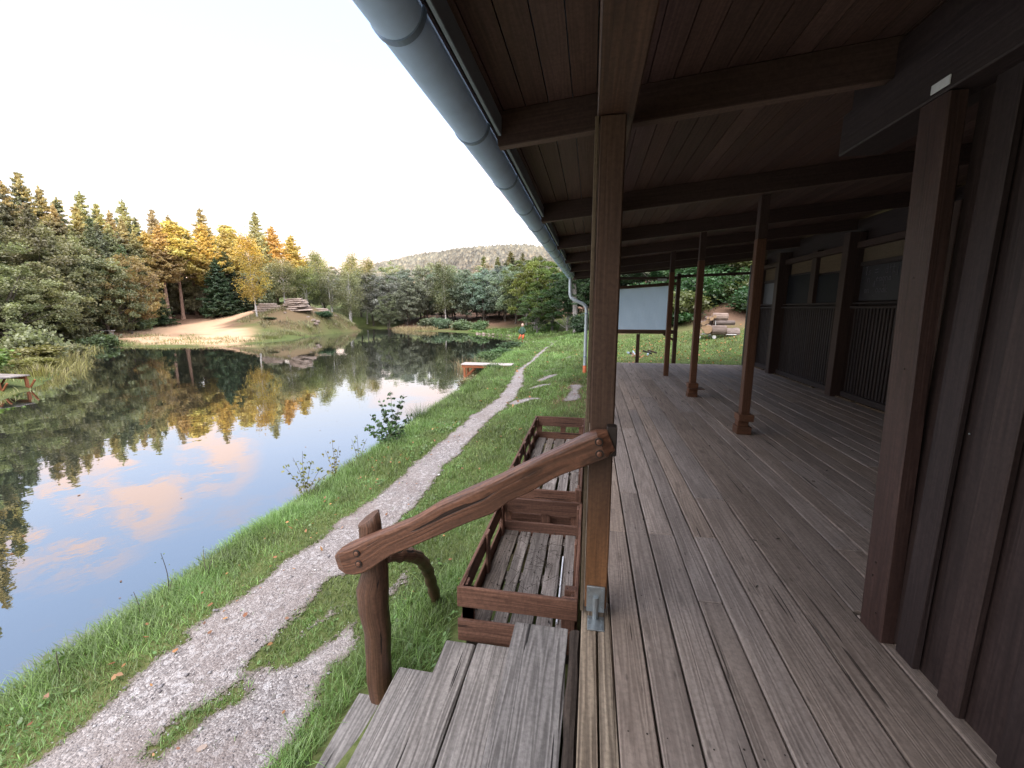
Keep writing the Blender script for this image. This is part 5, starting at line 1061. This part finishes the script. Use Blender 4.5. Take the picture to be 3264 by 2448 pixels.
# log trolley
lt = tag(empty('log_trolley', (4.95, 19.4, h1(4.9, 19.4))), 'white metal trolley frame loaded with cut logs on the lawn', 'trolley')
m = MB(); z0 = .18
for yy in (-.3, .3): m.tube([(-.55, yy, z0), (.95, yy, z0)], .018, 8)
for xx in (-.55, .1, .95): m.tube([(xx, -.3, z0), (xx, .3, z0)], .018, 8)
for xx, yy in ((-.55, -.3), (-.55, .3), (.12, -.3)): m.tube([(xx, yy, z0), (xx, yy, .75)], .016, 8)
m.build('frame', M['white_frame'], lt)
for xx, yy in ((-.5, -.3), (-.5, .3), (.1, -.32), (.1, .3)):
    m = MB(); m.tube([(xx, yy - .025, .075), (xx, yy + .025, .075)], .075, 14, (0, 0, 1)); m.build('wheel', M['white_frame'], lt)
zb = lt.location.z
def log(x, y, z, L, r, ang, mat, label, name='log', axis='x', col=None):
    o = MB(); d = V((math.cos(ang), math.sin(ang), 0)) if axis == 'x' else V((0, 0, 1)); c_ = V((x, y, z)); pts = [c_ - d * L / 2 + d * L * i / 5 for i in range(6)]
    o.tube(pts, [r * random.uniform(.93, 1.05) for _ in pts], 12, jit=.05); ob = o.build(name, M['log_bark'], None, False); ob.data.materials.append(M['log_end'])
    for p in ob.data.polygons: 
        if len(p.vertices) > 4: p.material_index = 1
    return tag(ob, label, 'log', 'cut logs on the trolley')
log(5.22, 19.15, zb + .36, .56, .20, 0, 'b', 'thick pale barked log lying in front on the trolley')
log(4.80, 19.12, zb + .40, .34, .19, 1.25, 'b', 'short thick reddish log standing behind the white wheel')
log(5.80, 19.35, zb + .26, .52, .20, .1, 'b', 'thick log on the grass at the right of the trolley')
log(5.42, 19.25, zb + .66, .86, .10, .06, 'b', 'long thin branch log lying across the trolley load')
log(5.30, 19.4, zb + .90, .60, .165, 0, 'b', 'top pale log crowning the trolley load')
log(5.0, 19.45, zb + .62, .5, .12, .2, 'b', 'slim log under the top pale log')
for k, (x, z, r_) in enumerate(((4.50, .30, .09), (4.62, .47, .085), (4.46, .48, .08), (4.60, .64, .085), (4.47, .66, .06), (4.76, .70, .09), (4.9, .84, .08), (5.03, .92, .07), (4.78, .86, .06))):
    log(x, 19.2 + .05 * (k % 3), zb + z, .5, r_, 1.45, 'b', 'small split log with its cut end facing the deck')
# camp fire remains
for k in range(9):
    x = 1.72 + random.uniform(-.3, .45); y = 15.9 + random.uniform(-.2, .2); z = h1(x, y) + .05 + .04 * (k % 3); a = random.uniform(0, 3)
    m = MB(); m.bar((x - .16 * math.cos(a), y - .16 * math.sin(a), z), (x + .16 * math.cos(a), y + .16 * math.sin(a), z + random.uniform(0, .14)), .06, .045, (0, 0, 1), .006); o = m.build('firewood', M['log_end'] if k % 3 == 0 else (M['film'] if k % 3 == 1 else M['rough_log'])); tag(o, 'piece of firewood in the small heap on the lawn', 'firewood', 'small heap of firewood')

x, y = scatter(-38, -25.5, 25, 49, 130); s = sdf(POND, x, y); z = H(x, y); sn = sandd(x, y) - .4; ok = (s > .05) & (sn > 0) & (fbm(x * .7, y * .7, 4) > .46); x = x[ok]; y = y[ok]
o = blades('dry_grass', np.stack([x, y, H(x, y) - .01], 1), rng.uniform(.1, .34, len(x)), np.full(len(x), .035), rng.uniform(.2, .9, len(x)), rng.uniform(0, 6.28, len(x)), rng.random(len(x)), np.clip(fbm(x, y, 3) * 1.6 - .3, 0, 1), (.27, .25, .13), M['blade']); tag(o, kind='stuff')
x, y = scatter(-40, -14, 4, 30, 60); s = sdf(POND, x, y); ok = (s > .02) & (s < 5) & (x < -14) & (fbm(x * .6, y * .6, 3) > .4) & (x + 48 > (y - 14) * 0 + 6); x = x[ok]; y = y[ok]
o = blades('shore_grass', np.stack([x, y, H(x, y) - .01], 1), rng.uniform(.08, .3, len(x)), np.full(len(x), .025), rng.uniform(.2, .9, len(x)), rng.uniform(0, 6.28, len(x)), rng.random(len(x)), np.clip(fbm(x, y, 3) * 1.6 - .3, 0, 1), (.30, .30, .12), M['blade']); tag(o, kind='stuff')

# low broad-leaved weeds in the grass, floating leaves on the pond
x, y = scatter(-3.5, -.7, .6, 8, 420); n_ = fbm(x * 1.6 + 5, y * 1.6, 3); g = gravel(x, y); ok = grass_ok(x, y) & (g < -.03) & (n_ > .56); x = x[ok]; y = y[ok]
tag(flat_bits('broadleaf_weeds', x, y, H(x, y) + rng.uniform(.01, .06, len(x)), .010 * rng.uniform(.6, 1.7, len(x)) * (1 + y * .08), .5, M['leaf'], (.15, .26, .08), 6), kind='stuff')
x = rng.uniform(-14, -3.8, 60); y = rng.uniform(1, 16, 60); ok = sdf(POND, x, y) < -.1; x = x[ok]; y = y[ok]
tag(flat_bits('floating_leaves', x, y, np.full(len(x), -1.096), .016 * rng.uniform(.6, 1.6, len(x)), .02, M['leaf'], (.30, .17, .09)), kind='stuff')
# ------------------------------------------------------------------ camera, light, world
cam = bpy.data.cameras.new('camera'); co = bpy.data.objects.new('camera', cam); COL.objects.link(co); sc.camera = co
cam.sensor_width = 36; cam.lens = 927 / 2212 * 36; cam.clip_end = 4000; cam.clip_start = .02
co.location = (0, 0, 1.5); co.rotation_euler = (R(80.0), 0, R(10.3))
SUN_AZ = R(138); SUN_EL = R(4.2)     # clockwise from +Y
sd = V((math.sin(SUN_AZ) * math.cos(SUN_EL), math.cos(SUN_AZ) * math.cos(SUN_EL), math.sin(SUN_EL)))
sl = bpy.data.lights.new('sun', 'SUN'); sl.energy = 10.0; sl.angle = R(.6); sl.color = (1, .66, .30); so = bpy.data.objects.new('sun', sl); COL.objects.link(so)
so.rotation_euler = (-sd).to_track_quat('-Z', 'Y').to_euler(); so.location = sd * 50 + V((0, 0, 30))
w = bpy.data.worlds.new('World'); sc.world = w; w.use_nodes = True; nt = w.node_tree; nt.nodes.clear()
def wn(typ, **k):
    n = nt.nodes.new(typ)
    for a, b in k.items():
        if a.startswith('_'): setattr(n, a[1:], b)
        else: n.inputs[a].default_value = b
    return n
out = wn('ShaderNodeOutputWorld'); sky = wn('ShaderNodeTexSky', _sky_type='NISHITA', _sun_disc=False, _sun_elevation=SUN_EL, _sun_rotation=SUN_AZ)
b1 = wn('ShaderNodeBackground', Strength=.05); nt.links.new(sky.outputs[0], b1.inputs[0])
tc = wn('ShaderNodeTexCoord'); sx = wn('ShaderNodeSeparateXYZ'); nt.links.new(tc.outputs['Generated'], sx.inputs[0])
rp = wn('ShaderNodeValToRGB'); e = rp.color_ramp.elements; e[0].position = 0; e[0].color = (.62, .46, .38, 1)
e[1].position = 1.0; e[1].color = (.16, .26, .52, 1)
for p_, c_ in ((.06, (.66, .52, .46)), (.16, (.60, .58, .60)), (.28, (.54, .62, .82)), (.42, (.44, .58, .88)), (.6, (.40, .54, .84))):
    q = e.new(p_); q.color = c_ + (1,)
nt.links.new(sx.outputs[2], rp.inputs[0])
mp = wn('ShaderNodeMapping'); mp.inputs['Scale'].default_value = (2.2, 2.2, 6.5); mp.inputs['Location'].default_value = (.35, .1, .2); nt.links.new(tc.outputs['Generated'], mp.inputs[0])
nz = wn('ShaderNodeTexNoise', Scale=1.0, Detail=6, Roughness=.55, Distortion=.4); nt.links.new(mp.outputs[0], nz.inputs[0])
cr = wn('ShaderNodeValToRGB'); cr.color_ramp.elements[0].position = .53; cr.color_ramp.elements[0].color = (0, 0, 0, 1); cr.color_ramp.elements[1].position = .64; cr.color_ramp.elements[1].color = (.8, .8, .8, 1); nt.links.new(nz.outputs[0], cr.inputs[0])
mxc = wn('ShaderNodeMix', _data_type='RGBA'); nt.links.new(cr.outputs[0], mxc.inputs[0]); nt.links.new(rp.outputs[0], mxc.inputs[6]); mxc.inputs[7].default_value = (.80, .58, .52, 1)
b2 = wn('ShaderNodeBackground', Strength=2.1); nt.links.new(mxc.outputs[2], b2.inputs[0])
def mr_(src, f0, f1, t0, t1):
    m = wn('ShaderNodeMapRange', _interpolation_type='SMOOTHSTEP'); nt.links.new(src, m.inputs[0])
    for i, v in zip(('From Min', 'From Max', 'To Min', 'To Max'), (f0, f1, t0, t1)): m.inputs[i].default_value = v
    return m.outputs[0]
def mm_(op, a_, b_):
    m = wn('ShaderNodeMath', _operation=op)
    for i, v in enumerate((a_, b_)):
        if isinstance(v, (int, float)): m.inputs[i].default_value = v
        else: nt.links.new(v, m.inputs[i])
    return m.outputs[0]
high = mr_(sx.outputs[2], .66, .92, 1.0, 2.7); back = mr_(sx.outputs[1], .15, -.55, 1.0, 4.2)  # boosts the sky overhead and behind the view as added fill light
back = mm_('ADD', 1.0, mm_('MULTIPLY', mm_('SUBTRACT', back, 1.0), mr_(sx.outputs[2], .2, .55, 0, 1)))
fill_gain = mm_('MULTIPLY', high, back)
nt.links.new(mm_('MULTIPLY', fill_gain, 2.15), b2.inputs['Strength'])
vn_ = wn('ShaderNodeVectorMath', _operation='NORMALIZE'); nt.links.new(tc.outputs['Generated'], vn_.inputs[0])
def lobe(c_, a0, a1):
    d_ = wn('ShaderNodeVectorMath', _operation='DOT_PRODUCT'); L_ = math.sqrt(sum(q * q for q in c_)); d_.inputs[1].default_value = tuple(q / L_ for q in c_); nt.links.new(vn_.outputs[0], d_.inputs[0]); return mr_(d_.outputs['Value'], a0, a1, 0, 1)
lb = mm_('MAXIMUM', lobe((-.805, .505, .330), .9925, .999), mm_('MAXIMUM', lobe((-.765, .572, .305), .994, .9995), lobe((-.705, .655, .272), .9945, .9995)))
nz2 = wn('ShaderNodeTexNoise', Scale=1.0, Detail=7, Roughness=.6, Distortion=.3); mp2 = wn('ShaderNodeMapping'); mp2.inputs['Scale'].default_value = (9, 9, 26); nt.links.new(tc.outputs['Generated'], mp2.inputs[0]); nt.links.new(mp2.outputs[0], nz2.inputs[0])
cl2 = wn('ShaderNodeMix', _data_type='RGBA'); nt.links.new(mm_('MULTIPLY', lb, mr_(nz2.outputs[0], .40, .56, 0, 1)), cl2.inputs[0]); nt.links.new(mxc.outputs[2], cl2.inputs[6]); cl2.inputs[7].default_value = (.92, .66, .58, 1); mxc = cl2
warm = wn('ShaderNodeMix', _data_type='RGBA'); nt.links.new(mr_(fill_gain, 1.05, 2.0, 0.0, .75), warm.inputs[0]); nt.links.new(mxc.outputs[2], warm.inputs[6]); warm.inputs[7].default_value = (.56, .50, .44, 1)
nt.links.new(warm.outputs[2], b2.inputs[0])
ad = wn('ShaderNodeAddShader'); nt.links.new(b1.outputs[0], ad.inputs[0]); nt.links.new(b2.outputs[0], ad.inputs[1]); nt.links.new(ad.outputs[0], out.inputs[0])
sc.view_settings.view_transform = 'Standard'; sc.view_settings.look = 'None'; sc.view_settings.exposure = 0
sc.render.engine = 'CYCLES'; cy = sc.cycles; cy.use_denoising = True; cy.max_bounces = 8; cy.diffuse_bounces = 4; cy.glossy_bounces = 3; cy.transparent_max_bounces = 8; cy.sample_clamp_indirect = 6
try: cy.denoiser = 'OPENIMAGEDENOISE'
except Exception: pass
